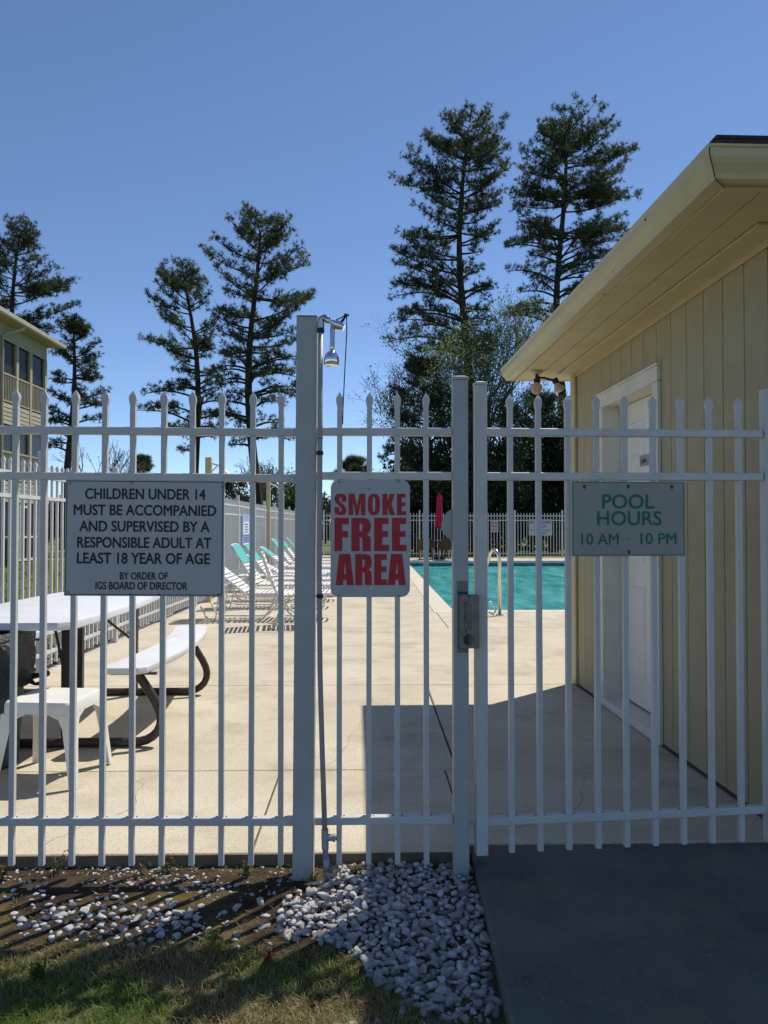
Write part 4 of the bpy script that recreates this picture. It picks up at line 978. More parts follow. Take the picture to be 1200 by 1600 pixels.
ypos = [-.1, -1.45, -2.6, -3.9] + [-3.9-1.27*k for k in range(1, 10)]
cpm = {}
for i, yv in enumerate(ypos):
    MB().box(-.09, .035, yv-.09, yv+.09, 0.02, 8.0).build('porch_post', M['condo_trim'], cd)
    if i == len(ypos)-1: break
    y0, y1 = ypos[i+1]+.092, yv-.092
    for fl_ in range(3):
        zt = zb[fl_][0]; z0 = 0.05 if fl_ == 0 else zb[fl_-1][1]
        MB().box(-.075, -.06, y0, y1, z0, zt).build('screen_pane', M['screen'], cd)
        if fl_:
            b = MB().box(-.03, .02, y0, y1, z0+1.02, z0+1.08).box(-.03, .02, y0, y1, z0+.05, z0+.10)
            n_ = int((y1-y0)/.115)
            for k in range(n_): yc = y0 + (k+.5)*(y1-y0)/n_; b.box(-.018, .006, yc-.016, yc+.016, z0+.10, z0+1.02)
            b.build('railing', M['condo_trim'], cd)
        else:
            b = MB().box(-.05, -.01, y0, y1, .88, .95).box(-.05, -.01, y0, y1, .02, .10).box(-.05, -.01, y0, y0+.05, .1, 2.19).box(-.05, -.01, y1-.05, y1, .1, 2.19)
            if i == 1: b.box(-.05, -.01, y0+.3, y0+.36, .1, 2.19).box(-.05,-.01, y0+.36, y1-.05, 2.02, 2.10)
            b.build('window_frame', M['white_trim'], cd)
# eave, gutter, roof
MB().box(-9.4, .50, -CL-.5, .45, 8.62, 8.72).build('eave', M['condo_trim'], cd)
MB().prism([(.50,8.60),(.60,8.62),(.63,8.74),(.50,8.74)], 'y', -CL-.5, .46).build('gutter', M['white_trim'], cd)
MB().add([(.56,-CL-.5,8.745),(.56,.50,8.745),(-9.5,.50,8.745),(-9.5,-CL-.5,8.745),(-4.4,-CL+4.4,10.6),(-4.4,-4.4,10.6)], [(0,1,5,4),(1,2,5),(2,3,4,5),(3,0,4)]).build('roof', M['condo_roof'], cd)
MB().tube([(.52,-3.2,8.6),(.50,-3.25,8.45),(.16,-3.75,8.18),(.09,-3.9,8.05),(.09,-3.92,.1)], .045, 8).build('downspout', M['condo_trim'], cd)
ac = thing('air_conditioner', 'dark square air conditioner unit on the grass beside the apartment building', 'air conditioner', (-12.35, 26.2, -.08))
MB().rbox(-.4, .4, -.4, .4, .06, .95, .02).build('body', M['ac'], ac); MB().lathe([(.30,0),(.30,.02),(.26,.03),(.001,.035)], (0,0,.95), 20).build('fan_grille', M['steel_dark'], ac); MB().box(-.5,.5,-.5,.5,-.02,.058).build('base_pad', M['concrete_edge'], ac)

# parked car beyond the far fence
cr = thing('parked_car', 'dark parked car glimpsed beyond the far fence', 'car', (-3.0, 56, -.09), R(8))
sec = [(-2.2,.35),(-2.25,.75),(-2.0,.95),(-1.3,1.02),(-.7,1.48),(.9,1.52),(1.7,1.05),(2.15,.95),(2.2,.35)]
MB().prism(sec, 'y', -.88, .88).build('body', M['car_paint'], cr, bevel=.06)
MB().prism([(-1.15,1.04),(-.66,1.42),(.15,1.44),(.15,1.04)], 'y', -.89, .89).build('window', M['car_glass'], cr); MB().prism([(.22,1.04),(.22,1.44),(.85,1.45),(1.5,1.06)], 'y', -.89, .89).build('window', M['car_glass'], cr)
MB().tube([(-1.35,-.8,1.06),(-.72,-.8,1.51),(.9,-.8,1.55)], .03, 6).build('roof_rail', M['chrome'], cr)
for wx in (-1.4, 1.4):
    for wy in (-.86, .86):
        o = MB().lathe([(.12,-.1),(.33,-.1),(.34,0),(.33,.1),(.12,.1)], (0,0,0), 20).build('wheel', M['tyre'], cr); o.location = (wx, wy, .34); o.rotation_euler = (R(90), 0, 0)
# ------------------------------------------------------------------ trees
def unit(v): return v / np.maximum(np.linalg.norm(v, axis=-1, keepdims=True), 1e-9)
def tufts(P, D, rg, ln=.24, wd=.04, k=9):
    """needle tufts: k thin triangles fanning round direction D at each point P"""
    n = len(P); P = np.repeat(P, k, 0); D = np.repeat(D, k, 0)
    d = unit(D*.75 + rg.normal(0, .75, (n*k, 3))); L = ln * rg.uniform(.65, 1.15, (n*k, 1))
    s = unit(np.cross(d, rg.normal(0, 1, (n*k, 3)))) * wd * .5
    A = P + d*L*.08 - s; B = P + d*L*.08 + s; T = P + d*L
    V = np.stack([A, B, T], 1).reshape(-1, 3); F = np.arange(len(V)).reshape(-1, 3)
    return V, F, n*k
def tints(n, per, base, rg, var=.3, alt=None, pa=.3):
    c = np.array(base)[None, :] * rg.uniform(1-var, 1+var, (n, 1))
    if alt is not None:
        m_ = rg.random(n) < pa; c[m_] = np.array(alt)[None, :] * rg.uniform(1-var, 1+var, (m_.sum(), 1))
    return np.repeat(c, per, 0)

def pine(label, tx, Y, prof, seed, r0=.22, dens=1.0, top_lean=0.0, base=(.050,.072,.036), alt=(.105,.125,.050), tl=.26, group='tall pines beyond the pool yard', bare=0):
    s = Y/1200; rg = np.random.default_rng(seed); rn = random.Random(seed)
    pr = [(H + (823-y)*s, max(.3, (tx-xl)*s), max(.3, (xr-tx)*s)) for y, xl, xr in prof]; pr.sort()
    zs = [p[0] for p in pr]; ztop = zs[-1]; zbot = zs[0]
    def ext(z, side): return float(np.interp(z, zs, [p[1 + side] for p in pr]))
    x0 = (tx-575)*s
    t = thing('pine_tree', label, 'tree', (x0, Y, -.09), 0, group)
    off = .09
    wob = lambda z: Vector((.30*math.sin(z*.35+seed) + top_lean*(z/ztop)**2, .15*math.sin(z*.27+2*seed), z+off))
    N_ = 14; rr_ = lambda z: r0*(1-z/ztop)**.75 + .03
    MB().tube([wob(ztop*k/N_*.93) if k else Vector((.0, 0, 0)) + Vector((wob(0).x, wob(0).y, 0)) for k in range(N_+1)], [rr_(ztop*k/N_*.93) * (1.25 if k == 0 else 1) for k in range(N_+1)], 9).build('trunk', M['bark'], t, smooth=True)
    br = MB(); TP, TD = [], []
    span = ztop - zbot; nl = int(span/.30*dens); az = rn.uniform(0, 6.28)
    jobs = []
    for i in range(nl):
        az += 2.39996 + rn.uniform(-.5, .5); jobs.append((((i + rn.random())/nl)**.82, az, 0))
    for i in range(int(span/.62)):                # boughs that carry the outline either side
        for a0 in (0, math.pi): jobs.append(((i + rn.random())/(span/.62), a0 + rn.uniform(-.45, .45), 1))
    for i in range(11): jobs.append((rn.uniform(.90, .985), rn.uniform(0, 6.28), 1))
    for f, az, edge_ in jobs:
        f = min(f, .99); z = zbot + span*f
        ca, sa = math.cos(az), math.sin(az)
        if f < .93 and mnoise.noise(Vector((ca*1.3, sa*1.3, z*.55 + seed*3.1))) > (.38 if edge_ else .17): continue
        e = 1.03*ext(z, 1 if ca > 0 else 0); em = min(2.9, (ext(z,0)+ext(z,1))/2)
        L = math.hypot(e*ca, em*sa) * (rn.uniform(.85, 1.0) if edge_ else (rn.uniform(.75, 1.02) if rn.random() < .6 else rn.uniform(.4, .8)))
        rise = L*(rn.uniform(-.1, .5)*(1 if f > .3 else .5) + max(0, f-.6)*1.6)
        z0 = max(zbot*.9, z - rise); b0 = wob(z0)
        def pt(u): 
            droop = .10*L*math.sin(u*math.pi) * (1 if f < .4 else -.6)
            return Vector((b0.x + ca*L*u + .09*L*math.sin(3*u+az)*sa*.5, b0.y + sa*L*u - .09*L*math.sin(3*u+az)*ca*.5, b0.z + (z - z0)*u**1.15 + droop))
        br.tube([pt(u) for u in (0,.2,.4,.6,.8,1)], [max(.012, rr_(z0)*.33*(1-u)**.8 + .012) for u in (0,.2,.4,.6,.8,1)], 5, cap=False)
        ntw = max(4, int(L*3.8))
        for k in range(ntw):
            u = .22 + .78*(k + rn.random()*.8)/ntw; u = min(u, 1); p = pt(u); q_ = pt(min(1.02, u+.05)) - pt(u-.05); q_.normalize()
            sd_ = 1 if k % 2 else -1
            up = Vector((0, 0, 1)); side = q_.cross(up); side.normalize()
            dr = (q_*rn.uniform(.4,1) + side*sd_*rn.uniform(.4,1.1) + up*rn.uniform(-.15,.7)).normalized()
            l_ = min(1.5, (.28 + L*.20*(1.15-u))*rn.uniform(.6, 1.3))
            e_ = p + dr*l_ + up*l_*.12
            br.tube([p, p + dr*l_*.5, e_], [.014, .010, .006], 3, cap=False)
            if rn.random() < (.10 if f > .45 else .30): continue
            nt = max(4, int(l_/.11))
            for j in range(nt):
                w_ = .35 + .65*j/(nt-1)
                c_ = p + (e_-p)*w_
                for r__ in range(2):
                    jit = Vector((rn.gauss(0,.11), rn.gauss(0,.11), rn.gauss(0,.08)))
                    TP.append(c_ + jit); TD.append((dr + up*.6 + jit*6).normalized())
    br.build('branches', M['bark'], t)
    P_ = np.array([tuple(p) for p in TP]); D_ = np.array([tuple(d) for d in TD])
    V, F, n_ = tufts(P_, D_, rg, ln=tl, wd=.030, k=14)
    c_t = np.repeat(tints(len(P_), 1, base, rg, .35, alt, .35), 42, 0)
    link('crown', np_mesh('crown', V, F, c_t), M['needles'], t)
    return t

P5 = [(166,712,738),(180,690,765),(195,672,800),(240,632,803),(262,640,800),(278,618,792),(300,655,795),(330,640,790),(350,622,785),(368,640,775),(385,596,765),(410,630,762),(430,640,760),(452,590,775),(475,625,765),(490,610,775),(520,590,760),(545,615,770),(560,640,750)]
P6 = [(155,855,930),(172,840,945),(190,838,968),(207,835,982),(240,803,988),(270,800,988),(292,800,1002),(330,790,1003),(350,820,990),(370,783,985),(400,800,960),(430,796,950),(450,815,940),(470,796,935),(500,806,900)]
P4 = [(323,382,412),(345,348,450),(370,352,452),(395,303,475),(415,335,478),(440,335,515),(460,350,492),(475,340,498),(510,338,470),(540,350,470),(570,338,478),(600,348,480),(625,360,470),(650,330,468),(690,362,466),(705,370,440)]
P3 = [(410,265,312),(440,258,338),(460,238,345),(480,244,340),(500,255,345),(515,205,348),(535,238,332),(560,280,340),(590,276,345),(612,270,350),(630,192,352),(645,205,358),(665,258,350),(690,272,340),(705,285,330)]
P1 = [(346,8,38),(365,-15,66),(400,-32,68),(420,-34,108),(450,-44,126),(480,-40,120),(500,-30,90),(530,-36,88),(560,-20,62),(600,-10,50)]
P2 = [(500,98,124),(530,68,152),(560,78,146),(590,82,168),(620,72,162),(650,78,160),(690,78,128),(712,90,122)]
P7 = [(558,655,680),(575,636,692),(600,608,705),(640,606,705),(680,608,700),(692,578,700),(715,586,702),(740,600,700)]
pine('tallest pine, its trunk rising straight behind the white gate posts', 726, 42, P5, 5, .30, 1.25, 0.1)
pine('broad tall pine half hidden behind the eave of the pool house', 880, 45, P6, 6, .30, 1.5)
pine('tall pine directly left of the tall white post', 397, 42, P4, 14, .27, 1.25)
pine('leaning pine with a long low branch, second left of the tall post', 312, 44, P3, 23, .24, 1.1, -1.0)
pine('large pine rising behind the roof of the apartment building', 28, 52, P1, 31, .30, 1.0, alt=(.055,.070,.022))
pine('yellow-green pine just right of the apartment building', 112, 45, P2, 42, .24, 1.15, base=(.032,.046,.018), alt=(.075,.085,.022))
pine('short bushy pine left of the tallest pine', 664, 39, P7, 57, .16, 1.5, tl=.24)
pine('small distant round-topped pine right of the tall post', 551, 95, [(716,543,563),(724,530,573),(738,524,577),(752,520,574),(765,530,560)], 61, .22, 2.6, tl=.6, base=(.030,.048,.026), group='distant pines')
pine('tiny distant pine above the children-under-14 sign', 229, 105, [(716,224,234),(726,219,241),(736,217,243),(745,216,240)], 64, .22, 2.6, tl=.6, base=(.030,.048,.026), group='distant pines')
pine('dark pine low behind the flood light', 858, 40, [(615,845,872),(640,838,884),(670,836,892),(700,830,890),(740,835,885)], 71, .16, 1.6, tl=.25)

def leafy(name, label, x, Y, zc, rx, ry, rz_, nclump, nleaf, seed, base, alt, size=.12, trunk=True, group=None, cl=.55, z0=-.09, tr=.35):
    rg = np.random.default_rng(seed); rn = random.Random(seed)
    t = thing(name, label, 'tree' if 'tree' in name else 'bush', (x, Y, z0), 0, group)
    c = []
    while len(c) < nclump:
        p = rg.uniform(-1, 1, 3)
        if np.linalg.norm(p) < 1: c.append(p*np.array([rx, ry, rz_]) + np.array([0, 0, zc - z0]))
    c = np.array(c); c[:, 2] = np.maximum(c[:, 2], .3)
    idx = rg.integers(0, nclump, nleaf); rad = cl*rg.uniform(.6, 1.3, nclump)
    P = c[idx] + rg.normal(0, 1, (nleaf, 3))*rad[idx][:, None]*.55
    P[:, 2] = np.maximum(P[:, 2], .05)
    u = unit(rg.normal(0, 1, (nleaf, 3))); v = unit(np.cross(u, rg.normal(0, 1, (nleaf, 3))))
    sz = size*rg.uniform(.5, 1.2, (nleaf, 1))
    V = np.stack([P - u*sz*.5, P + v*sz*.28, P + u*sz*.5, P - v*sz*.28], 1).reshape(-1, 3)
    ct = tints(nclump, 1, base, rg, .35, alt, .3)[idx] * rg.uniform(.8, 1.2, (nleaf, 1))
    link('crown', np_mesh('crown', V, np.arange(len(V)).reshape(-1, 4), np.repeat(ct, 4, 0)), M['leaves'], t)
    if trunk:
        b = MB(); b.tube([(0,0,0),(.1*rn.uniform(-1,1),.1,(zc-z0)*.5),(0,0,(zc-z0)*1.1)], [.12,.09,.03], 7)
        b.build('trunk', M['bark_pale'], t, smooth=True)
        b = MB()
        for k in range(min(nclump, 26)):
            h_ = max(.3, c[k][2]*rn.uniform(.3,.7)); b.tube([(0,0,h_), tuple((c[k]*np.array([.5,.5,.5]) + np.array([0,0,h_*.5]))*1.0 + np.array([0,0,.1])), tuple(c[k])], [.04,.025,.01], 4, cap=False)
        b.build('branches', M['bark_pale'], t)
    return t
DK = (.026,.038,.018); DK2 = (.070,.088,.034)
# dark wood behind the far fence
rw = random.Random(12); nm = ['left of the closed umbrella','behind the closed umbrella','just right of the closed umbrella','behind the gate posts','left of the far red notice','behind the far red notice','right of the far red notice','left of the lifeguard notice','behind the lifeguard notice','behind the corner of the pool house','hidden mostly by the pool house']
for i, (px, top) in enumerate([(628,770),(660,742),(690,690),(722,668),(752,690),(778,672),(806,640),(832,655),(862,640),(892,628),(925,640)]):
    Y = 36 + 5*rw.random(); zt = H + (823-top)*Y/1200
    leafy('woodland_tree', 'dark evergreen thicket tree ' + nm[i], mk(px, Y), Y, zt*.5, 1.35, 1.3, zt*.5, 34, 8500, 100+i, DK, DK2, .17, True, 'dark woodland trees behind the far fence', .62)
# second, deeper rank closes the wood
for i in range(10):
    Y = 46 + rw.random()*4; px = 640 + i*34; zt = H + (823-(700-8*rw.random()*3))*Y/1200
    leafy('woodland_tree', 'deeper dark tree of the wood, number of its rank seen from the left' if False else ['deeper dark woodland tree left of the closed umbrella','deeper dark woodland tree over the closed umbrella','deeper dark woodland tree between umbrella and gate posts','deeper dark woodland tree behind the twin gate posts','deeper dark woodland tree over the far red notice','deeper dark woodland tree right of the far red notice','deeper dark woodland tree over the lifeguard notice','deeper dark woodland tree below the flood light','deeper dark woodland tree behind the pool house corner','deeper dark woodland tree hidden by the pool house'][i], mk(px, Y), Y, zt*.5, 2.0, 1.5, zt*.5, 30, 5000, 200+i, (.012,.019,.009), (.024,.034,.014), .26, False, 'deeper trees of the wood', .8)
# tree line behind the left fence
for i, (px, top, Y, bse, alt, lb) in enumerate([
        (86, 775, 62, DK, DK2, 'dark shrubby tree beyond the lawn by the apartment building'),
        (104, 770, 60, DK, DK2, 'dark shrubby tree beyond the lawn left of the children sign'),
        (150, 762, 64, DK, DK2, 'low dark tree hidden by the children sign, left'),
        (215, 762, 64, DK, DK2, 'low dark tree hidden by the children sign, middle'),
        (290, 758, 62, DK, DK2, 'low dark tree hidden by the children sign, right'),
        (366, 750, 56, (.030,.042,.018), (.06,.08,.03), 'dark green bush-like tree above the fence right of the children sign'),
        (392, 742, 54, (.035,.050,.018), (.09,.11,.03), 'green tree at the foot of the pine left of the tall post'),
        (424, 722, 52, (.055,.085,.030), (.11,.14,.05), 'light green young tree left of the tall post'),
        (452, 738, 50, (.070,.11,.020), (.14,.19,.04), 'bright yellow-green tree just left of the tall post'),
        (478, 745, 54, (.040,.06,.02), (.09,.12,.03), 'green tree behind the tall post'),
        (508, 758, 62, DK, DK2, 'dark tree seen right of the shower pipe'),
        (540, 765, 66, DK, DK2, 'dark tree behind the smoke free sign, left'),
        (575, 770, 66, DK, DK2, 'dark tree behind the smoke free sign, middle'),
        (608, 768, 60, DK, DK2, 'dark tree behind the smoke free sign, right')]):
    zt = H + (823-top)*Y/1200
    leafy('broadleaf_tree', lb, mk(px, Y), Y, zt*.52, 22*Y/1200*1.1, 1.0, zt*.46, 26, 4200, 300+i, bse, alt, .20, True, 'trees in the line beyond the yard', .45)

# leafing deciduous trees with visible twigs
def twiggy(label, tx, Y, ytop, spread_px, seed, leaves=2600, base=(.14,.20,.05), alt=(.24,.28,.09), r0=.10, depth=5, lean=0, ls=.10, group=None, cat_name='deciduous_tree', stems=1, low=.25):
    rn = random.Random(seed); rg = np.random.default_rng(seed); s = Y/1200; zt = H + (823-ytop)*s
    t = thing(cat_name, label, 'tree', ((tx-575)*s, Y, -.09), 0, group); b = MB(); tips = []
    tb = MB()
    def grow(p, d, l, r, lev, mbx):
        q = p + d*l*.5 + Vector((rn.gauss(0,.04)*l, rn.gauss(0,.04)*l, 0)); e = p + d*l
        mbx.tube([p, q, e], [r, r*.82, r*.66], 6 if lev > 2 else 3, cap=False)
        if lev <= 2: tips.extend([p + (e-p)*rn.random() for _ in range(3)])
        if lev == 0: return
        n_ = rn.choice((2,3,3))
        for k in range(n_):
            a = rn.uniform(0, 6.28); w_ = rn.uniform(.25, .62)
            o = d.orthogonal().normalized(); o.rotate(Quaternion(d, a))
            nd = (d*1.0 + o*w_ + Vector((0,0,.10))).normalized()
            grow(e, nd, l*rn.uniform(.62,.86), r*.62, lev-1, b)
        if lev > 1 and rn.random() < .8:
            o = d.orthogonal().normalized(); o.rotate(Quaternion(d, rn.uniform(0,6.28))); grow(q, (d*.5+o).normalized(), l*.5, r*.35, lev-2, b)
    for st_ in range(stems):
        d0 = Vector((lean + rn.uniform(-1,1)*spread_px*s/zt*(1 if stems > 1 else .2), rn.uniform(-.15,.15), 1)).normalized()
        grow(Vector((.25*st_*rn.uniform(-1,1), .2*st_, 0)), d0, zt*low, r0, depth, tb)
    tb.build('trunk', M['bark_pale'], t, smooth=True); b.build('branches', M['bark_pale'], t)
    T_ = np.array([tuple(p) for p in tips])
    if leaves:
        P = T_[rg.integers(0, len(T_), leaves)] + rg.normal(0, .16, (leaves, 3)); u = unit(rg.normal(0,1,(leaves,3))); v = unit(np.cross(u, rg.normal(0,1,(leaves,3)))); sz = ls*rg.uniform(.5,1.2,(leaves,1))
        V = np.stack([P-u*sz*.5, P+v*sz*.3, P+u*sz*.5, P-v*sz*.3], 1).reshape(-1,3)
        link('crown', np_mesh('crown', V, np.arange(len(V)).reshape(-1,4), tints(leaves, 4, base, rg, .3, alt, .4)), M['leaves'], t)
    return t
twiggy('thin young tree coming into pale leaf, right of the tallest pine trunk', 752, 39, 450, 60, 3, 11000, ls=.13, stems=5, r0=.09, lean=.06, low=.27)
twiggy('thin young tree coming into pale leaf, behind the tallest pine trunk', 712, 40.5, 440, 55, 8, 11000, ls=.13, base=(.10,.15,.04), alt=(.19,.24,.07), stems=4, r0=.09, low=.27)
twiggy('slender twiggy tree leaning left of the gate posts', 668, 41, 560, 45, 11, 6000, ls=.12, base=(.08,.12,.03), stems=3, low=.27)
twiggy('slender twiggy tree between the gate and the pool house eave', 800, 40, 560, 40, 17, 6000, ls=.12, stems=3, low=.26)
twiggy('almost bare twisted sapling above the children sign', 152, 48, 655, 30, 19, 420, base=(.16,.22,.07), alt=(.25,.28,.12), stems=2, lean=.12, r0=.10, low=.28, depth=4)
twiggy('almost bare sapling with pale buds left of the second pine', 196, 50, 690, 20, 26, 500, base=(.18,.24,.07), alt=(.27,.3,.12), stems=2, lean=-.05, r0=.06, low=.28, depth=4)
twiggy('feathery light green tree behind the pine left of the tall post', 408, 47, 690, 30, 29, 1500, base=(.09,.14,.05), alt=(.14,.20,.08), stems=3, r0=.07, low=.28, depth=4)

# ------------------------------------------------------------------ lawn, stones, grass and weeds
rg = np.random.default_rng(77)
def blades(x, y, z, hmin, hmax, w, col, lean=.6):
    n = len(x); P = np.stack([x, y, z], 1); a = rg.uniform(0, 2*np.pi, n); h = rg.uniform(hmin, hmax, n)
    dx = np.stack([np.cos(a), np.sin(a), np.zeros(n)], 1)*w*.5
    b_ = rg.uniform(0, 2*np.pi, n); le = rg.uniform(0, lean, n)*h; ld = np.stack([np.cos(b_)*le, np.sin(b_)*le, np.zeros(n)], 1)
    mid = P + ld*.35 + np.stack([np.zeros(n), np.zeros(n), h*.6], 1); tip = P + ld*1.2 + np.stack([np.zeros(n), np.zeros(n), h*.95], 1)
    V = np.stack([P-dx, P+dx, mid+dx*.7, tip, mid-dx*.7], 1).reshape(-1, 3)
    i0 = np.arange(n)*5
    F = np.concatenate([np.stack([i0, i0+1, i0+2], 1), np.stack([i0, i0+2, i0+4], 1), np.stack([i0+4, i0+2, i0+3], 1)])
    return np_mesh('grass', V, F, np.repeat(col, 5, 0))
n = 150000
x = rg.uniform(-2.3, .36, n); y = 1.25 + 1.25*rg.random(n)
edge = np.array([2.44 + .07*mnoise.noise(Vector((a*2.4, 0, 0))) + .05*mnoise.noise(Vector((a*9, 4, 0))) for a in x])
edge = np.where(x > -.10, np.interp(x, [-.1, 0, .12, .25, .36], [2.36, 2.27, 2.14, 2.06, 1.99]), edge)
pn = np.array([mnoise.noise(Vector((a*3.1, b_*3.6, 7))) for a, b_ in zip(x, y)])
dn = np.array([mnoise.noise(Vector((a*7, b_*9, 2))) for a, b_ in zip(x, y)])
keep = (y < edge + rg.normal(0, .02, n)) & (rg.random(n) < .62 + .7*dn)
x, y, pn = x[keep], y[keep], pn[keep]; n = len(x)
z = np.array([gz(a, b_) for a, b_ in zip(x, y)]) - .002
g = (rg.random(n) < np.clip(.62 + 1.5*pn - .35*sstep(2.2, 2.5, 2.2) - np.clip((y-2.25)*1.6, 0, .5), .05, .95))
col = np.where(g[:, None], np.array([.16,.24,.045])[None]*rg.uniform(.6,1.5,(n,1)), np.array([.46,.37,.18])[None]*rg.uniform(.4,1.3,(n,1)))
link('grass', blades(x, y, z, .010, .036, .0026, col, 1.4), M['blades'], kind='stuff')
# dry straw and litter lying over the soil strip
n = 5200
x = rg.uniform(-2.2, .1, n); y = rg.uniform(2.34, 2.99, n); w_ = np.array([mnoise.noise(Vector((a*4, b_*6, 11))) for a, b_ in zip(x, y)]); bnd = (rg.random(n) < .30 + 1.1*w_ + np.where(y > 2.88, .45, 0) + np.where(y < 2.46, .35, 0)); x, y = x[bnd], y[bnd]; n = len(x)
z = np.array([gz(a, b_) for a, b_ in zip(x, y)]) + .001; a = rg.uniform(0, np.pi, n); L = rg.uniform(.012, .05, n)
d = np.stack([np.cos(a)*L, np.sin(a)*L*.7, rg.uniform(-.1,.35,n)*L], 1); s_ = np.stack([-np.sin(a), np.cos(a), np.zeros(n)], 1)*.0013; up = np.array([0,0,.0018]); P = np.stack([x, y, z], 1)
V = np.stack([P-s_, P+s_, P+d+s_*.5, P+d-s_*.5, P+d*.5+up+s_*0], 1).reshape(-1,3); i0 = np.arange(n)*5
F = np.concatenate([np.stack([i0, i0+1, i0+4],1), np.stack([i0+1, i0+2, i0+4],1), np.stack([i0+2, i0+3, i0+4],1), np.stack([i0+3, i0, i0+4],1)])
link('dry_straw', np_mesh('dry_straw', V, F, tints(n, 5, (.16,.115,.06), rg, .5, (.07,.045,.03), .4)), M['blades'], kind='stuff')
# litter caught between the stones and blown on to the pad edge
n = 520
x = rg.uniform(-.33, .40, n); y = rg.uniform(2.05, 2.98, n)
z = np.array([gz(a, b_) for a, b_ in zip(x, y)]) + .016; a = rg.uniform(0, np.pi, n); L = rg.uniform(.008, .034, n)
d = np.stack([np.cos(a)*L, np.sin(a)*L, rg.uniform(-.3,.4,n)*L], 1); s_ = np.stack([-np.sin(a), np.cos(a), np.zeros(n)], 1)*.0016; P = np.stack([x, y, z], 1)
V = np.stack([P-s_, P+s_, P+d+s_*.5, P+d-s_*.5],1).reshape(-1,3)
link('leaf_litter', np_mesh('leaf_litter', V, np.arange(len(V)).reshape(-1,4), tints(n, 4, (.17,.11,.05), rg, .5, (.10,.10,.03), .3)), M['blades'], kind='stuff')
# far lawn grass left of the yard
n = 30000
y = 5 + 26*rg.random(n)**1.3; x = -3.3 - (9.5)*rg.random(n)
link('lawn_grass', blades(x, y, np.full(n, -.091), .04, .09, .018, tints(n, 1, (.11,.155,.03), rg, .3, (.19,.19,.06), .3), .6), M['blades'], kind='stuff')

# stones
def stone_mesh(seed, sub=2):
    import bmesh
    rn = random.Random(seed); bm = bmesh.new(); bmesh.ops.create_icosphere(bm, subdivisions=sub, radius=1)
    cuts = [(Vector((rn.gauss(0,1), rn.gauss(0,1), rn.gauss(0,1))).normalized(), rn.uniform(.42,.78)) for _ in range(11)]
    sc = (rn.uniform(1.15,1.9), rn.uniform(.8,1.25), rn.uniform(.5,.95))
    for v in bm.verts:
        p = v.co.copy()
        for nrm, dd in cuts:
            e = p.dot(nrm) - dd
            if e > 0: p -= nrm*e
        p *= 1 + .06*mnoise.noise(p*2.2 + Vector((seed,0,0)))
        v.co = Vector((p.x*sc[0], p.y*sc[1], p.z*sc[2]))
    me = bpy.data.meshes.new('stone'); bm.to_mesh(me); bm.free(); me.materials.append(M['stone']); return me
SMs = [stone_mesh(k) for k in range(12)]
from mathutils.geometry import intersect_point_tri_2d
bedp = [(-.10,2.985),(.02,2.99),(.385,2.985),(.385,2.6),(.368,2.35),(.352,2.10),(.26,2.07),(.14,2.12),(.02,2.26),(-.07,2.42),(-.20,2.46),(-.295,2.52),(-.31,2.66),(-.235,2.77),(-.14,2.84)]
def inside(x, y, poly):
    c = False; j = len(poly)-1
    for i in range(len(poly)):
        xi, yi = poly[i]; xj, yj = poly[j]
        if (yi > y) != (yj > y) and x < (xj-xi)*(y-yi)/(yj-yi)+xi: c = not c
        j = i
    return c
rs = random.Random(5); st = []
def throw(n, rmin, rmax, test, x0, x1, y0, y1, dz=0.0, pack=.92):
    placed = []; tries = 0
    while len(placed) < n and tries < n*60:
        tries += 1; x, y = rs.uniform(x0, x1), rs.uniform(y0, y1)
        if not test(x, y): continue
        r = rs.uniform(rmin, rmax)
        if all((x-a)**2 + (y-b_)**2 > ((r+c_)*pack)**2 for a, b_, c_, _ in placed): placed.append((x, y, r, gz(x, y) + r*.16 + dz))
    st.extend(placed)
inb = lambda x, y: inside(x, y, bedp)
throw(330, .013, .023, inb, -.33, .39, 2.0, 3.0, 0, .80)
throw(300, .008, .016, inb, -.33, .39, 2.0, 3.0, .004, .85)
throw(190, .010, .019, inb, -.33, .39, 2.0, 3.0, .016, .95)
clus = lambda x, y: ((x+.86-(y-2.6)*-.5)/.30)**2 + ((y-2.61)/.15)**2 < rs.uniform(.5, 1.25)
throw(95, .009, .019, clus, -1.3, -.5, 2.35, 2.82, 0, .85)
loose = lambda x, y: mnoise.noise(Vector((x*4.5, y*7, 21))) > rs.uniform(-.05,.5)
throw(60, .006, .014, loose, -1.35, -.3, 2.42, 2.9, 0, 1.2)
throw(14, .010, .016, lambda x, y: True, -.1, .34, 1.9, 2.3, 0, 2)
throw(16, .012, .019, lambda x, y: True, -.62, -.28, 2.5, 2.72, 0, 1.5)
st.sort(key=lambda s_: -s_[2]/s_[1])
for i, (x, y, r, z) in enumerate(st[:300]):
    o = link('stone', SMs[i % 12], M['stone'], bed); o.location = (x, y, z); o.scale = (r, r, r*rs.uniform(.8,1.1)); o.rotation_euler = (rs.uniform(-.35,.35), rs.uniform(-.35,.35), rs.uniform(0,6.28))
lo = [stone_mesh(50+k, 1) for k in range(6)]; lov = []
for me_ in lo:
    co = np.empty(len(me_.vertices)*3); me_.vertices.foreach_get('co', co); lov.append((co.reshape(-1,3), np.array([p.vertices[:] for p in me_.polygons])))
def joined(lst, name, m, parent=None, kind='stuff', label=None):
    Vs, Fs, nn = [], [], 0
    for i, (x, y, r, z) in enumerate(lst):
        co, fa_ = lov[i % 6]; a = rs.uniform(0, 6.28); c_, s_ = math.cos(a), math.sin(a)
        Rm = np.array([[c_,-s_,0],[s_,c_,0],[0,0,1]]); Vs.append(co @ Rm.T * r + np.array([x, y, z])); Fs.append(fa_ + nn); nn += len(co)
    return link(name, np_mesh(name, np.concatenate(Vs), np.concatenate(Fs)), m, parent, kind=kind)
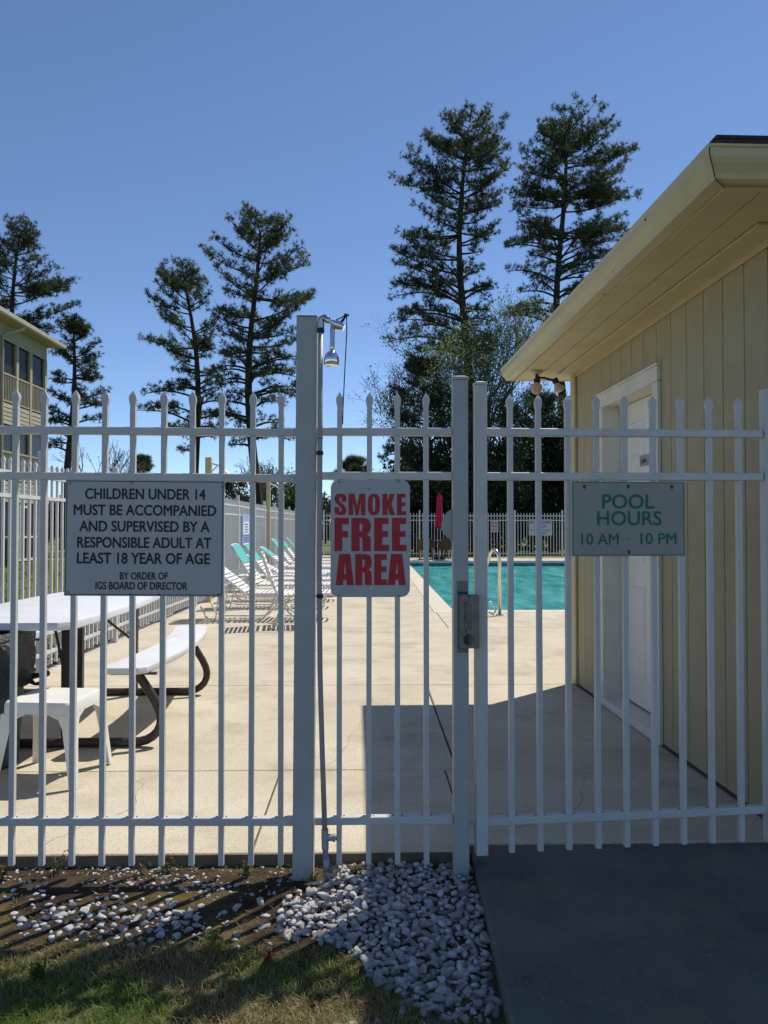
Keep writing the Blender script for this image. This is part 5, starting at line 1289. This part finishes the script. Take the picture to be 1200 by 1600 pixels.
rest = st[300:]
for _ in range(900):
    x, y = rs.uniform(-1.6, -.25), rs.uniform(2.72, 2.99)
    if mnoise.noise(Vector((x*3, y*8, 5))) > rs.uniform(-.5, .35) + (2.95-y)*1.5: r = rs.uniform(.003,.010); rest.append((x, y, r, gz(x, y)+r*.2))
for _ in range(900):
    x, y = rs.uniform(-.33, .38), rs.uniform(2.08, 2.99)
    if inb(x, y): r = rs.uniform(.004,.010); rest.append((x, y, r, gz(x, y)+r*.4))
for _ in range(500):
    x, y = rs.uniform(-1.4, -.25), rs.uniform(2.4, 2.9)
    if mnoise.noise(Vector((x*4, y*6, 15))) > rs.uniform(-.2,.5): r = rs.uniform(.003,.009); rest.append((x, y, r, gz(x, y)+r*.2))
joined(rest, 'gravel', M['stone'], bed)
# drainage stone strip outside the left fence
ds = []
for _ in range(2600):
    y = 3.5 + 27*rs.random()**1.4; x = -2.86 + .0125*y + rs.uniform(-.55, .06); r = rs.uniform(.02,.05); ds.append((x, y, r, -.085 + r*.4))
joined(ds, 'drain_stones', M['rock'])
gr_ = []
for _ in range(26):
    x, y = rs.uniform(.42, 2.2), rs.uniform(1.5, 3.0)
    if rs.random() < .35: x = .40 + abs(rs.gauss(0, .05)); y = rs.uniform(1.6, 3.0)
    r = rs.choice((.001, .0012, .0015, .002)); gr_.append((max(x, .42), y, r, -.002 + r*.3))
joined(gr_, 'grit', M['stone'], pad)
# weeds along the deck edge
def weed(x, y, h, nst, label, base, dry):
    t = thing('weed', label, 'weed', (x, y, (gz(x, y) if y < 3 else -.004)-.002)); rn = random.Random(int(x*1000)); b = MB(); P_ = []
    for k in range(nst):
        a = rn.uniform(0, 6.28); l_ = h*rn.uniform(.5,1); q = Vector((math.cos(a)*l_*.35, math.sin(a)*l_*.25, l_)); b.tube([(0,0,0), tuple(q*.5+Vector((0,0,l_*.08))), tuple(q)], [.0012,.001,.0006], 4, cap=False)
        for j in range(5): P_.append(tuple(q*rn.uniform(.35,1.05) + Vector((rn.gauss(0,.006), rn.gauss(0,.006), rn.gauss(0,.004)))))
    b.build('stem', M['bark_pale'] if dry else M['soil_moss'], t)
    P = np.array(P_*3); n_ = len(P); P = P + rg.normal(0,.004,(n_,3)); u = unit(rg.normal(0,1,(n_,3))); v = unit(np.cross(u, rg.normal(0,1,(n_,3)))); sz = .013*rg.uniform(.5,1.3,(n_,1))
    V = np.stack([P-u*sz*.5, P+v*sz*.25, P+u*sz*.5, P-v*sz*.25],1).reshape(-1,3)
    link('leaf', np_mesh('leaf', V, np.arange(len(V)).reshape(-1,4), tints(n_,4,base,rg,.4)), M['blades'], t, kind='stuff')
weed(mk(99,2.93), 2.93, .085, 7, 'dry feathery weed between two pickets at the left of the slab edge', (.16,.14,.06), True)
weed(mk(228,2.92), 2.92, .07, 6, 'dry reddish weed below the left fence panel by the slab edge', (.18,.13,.07), True)
weed(mk(15,2.9), 2.9, .06, 8, 'small tangled weed at the far left of the slab edge', (.12,.13,.04), True)
weed(mk(268,2.94), 2.94, .06, 6, 'thin weed against the slab edge right of the reddish one', (.12,.12,.05), True)
weed(mk(387,2.9), 2.92, .05, 6, 'short weed beside the sixth picket left of the tall post', (.13,.14,.05), True)
weed(mk(492,2.8), 2.82, .045, 6, 'small yellow-green weed at the foot of the tall post', (.13,.19,.03), False)
weed(mk(555,2.9), 2.9, .06, 8, 'dry weed right of the shower pipe valve', (.16,.15,.06), True)
weed(mk(335,2.45), 2.46, .045, 9, 'bright green tuft of weed at the edge of the turf', (.09,.15,.025), False)
weed(mk(70,2.28), 2.28, .05, 22, 'patch of broad green clover-like weed in the lower left turf', (.06,.13,.02), False)
weed(mk(420,2.33), 2.35, .035, 9, 'small red-leaved weed in the turf', (.22,.04,.025), False)
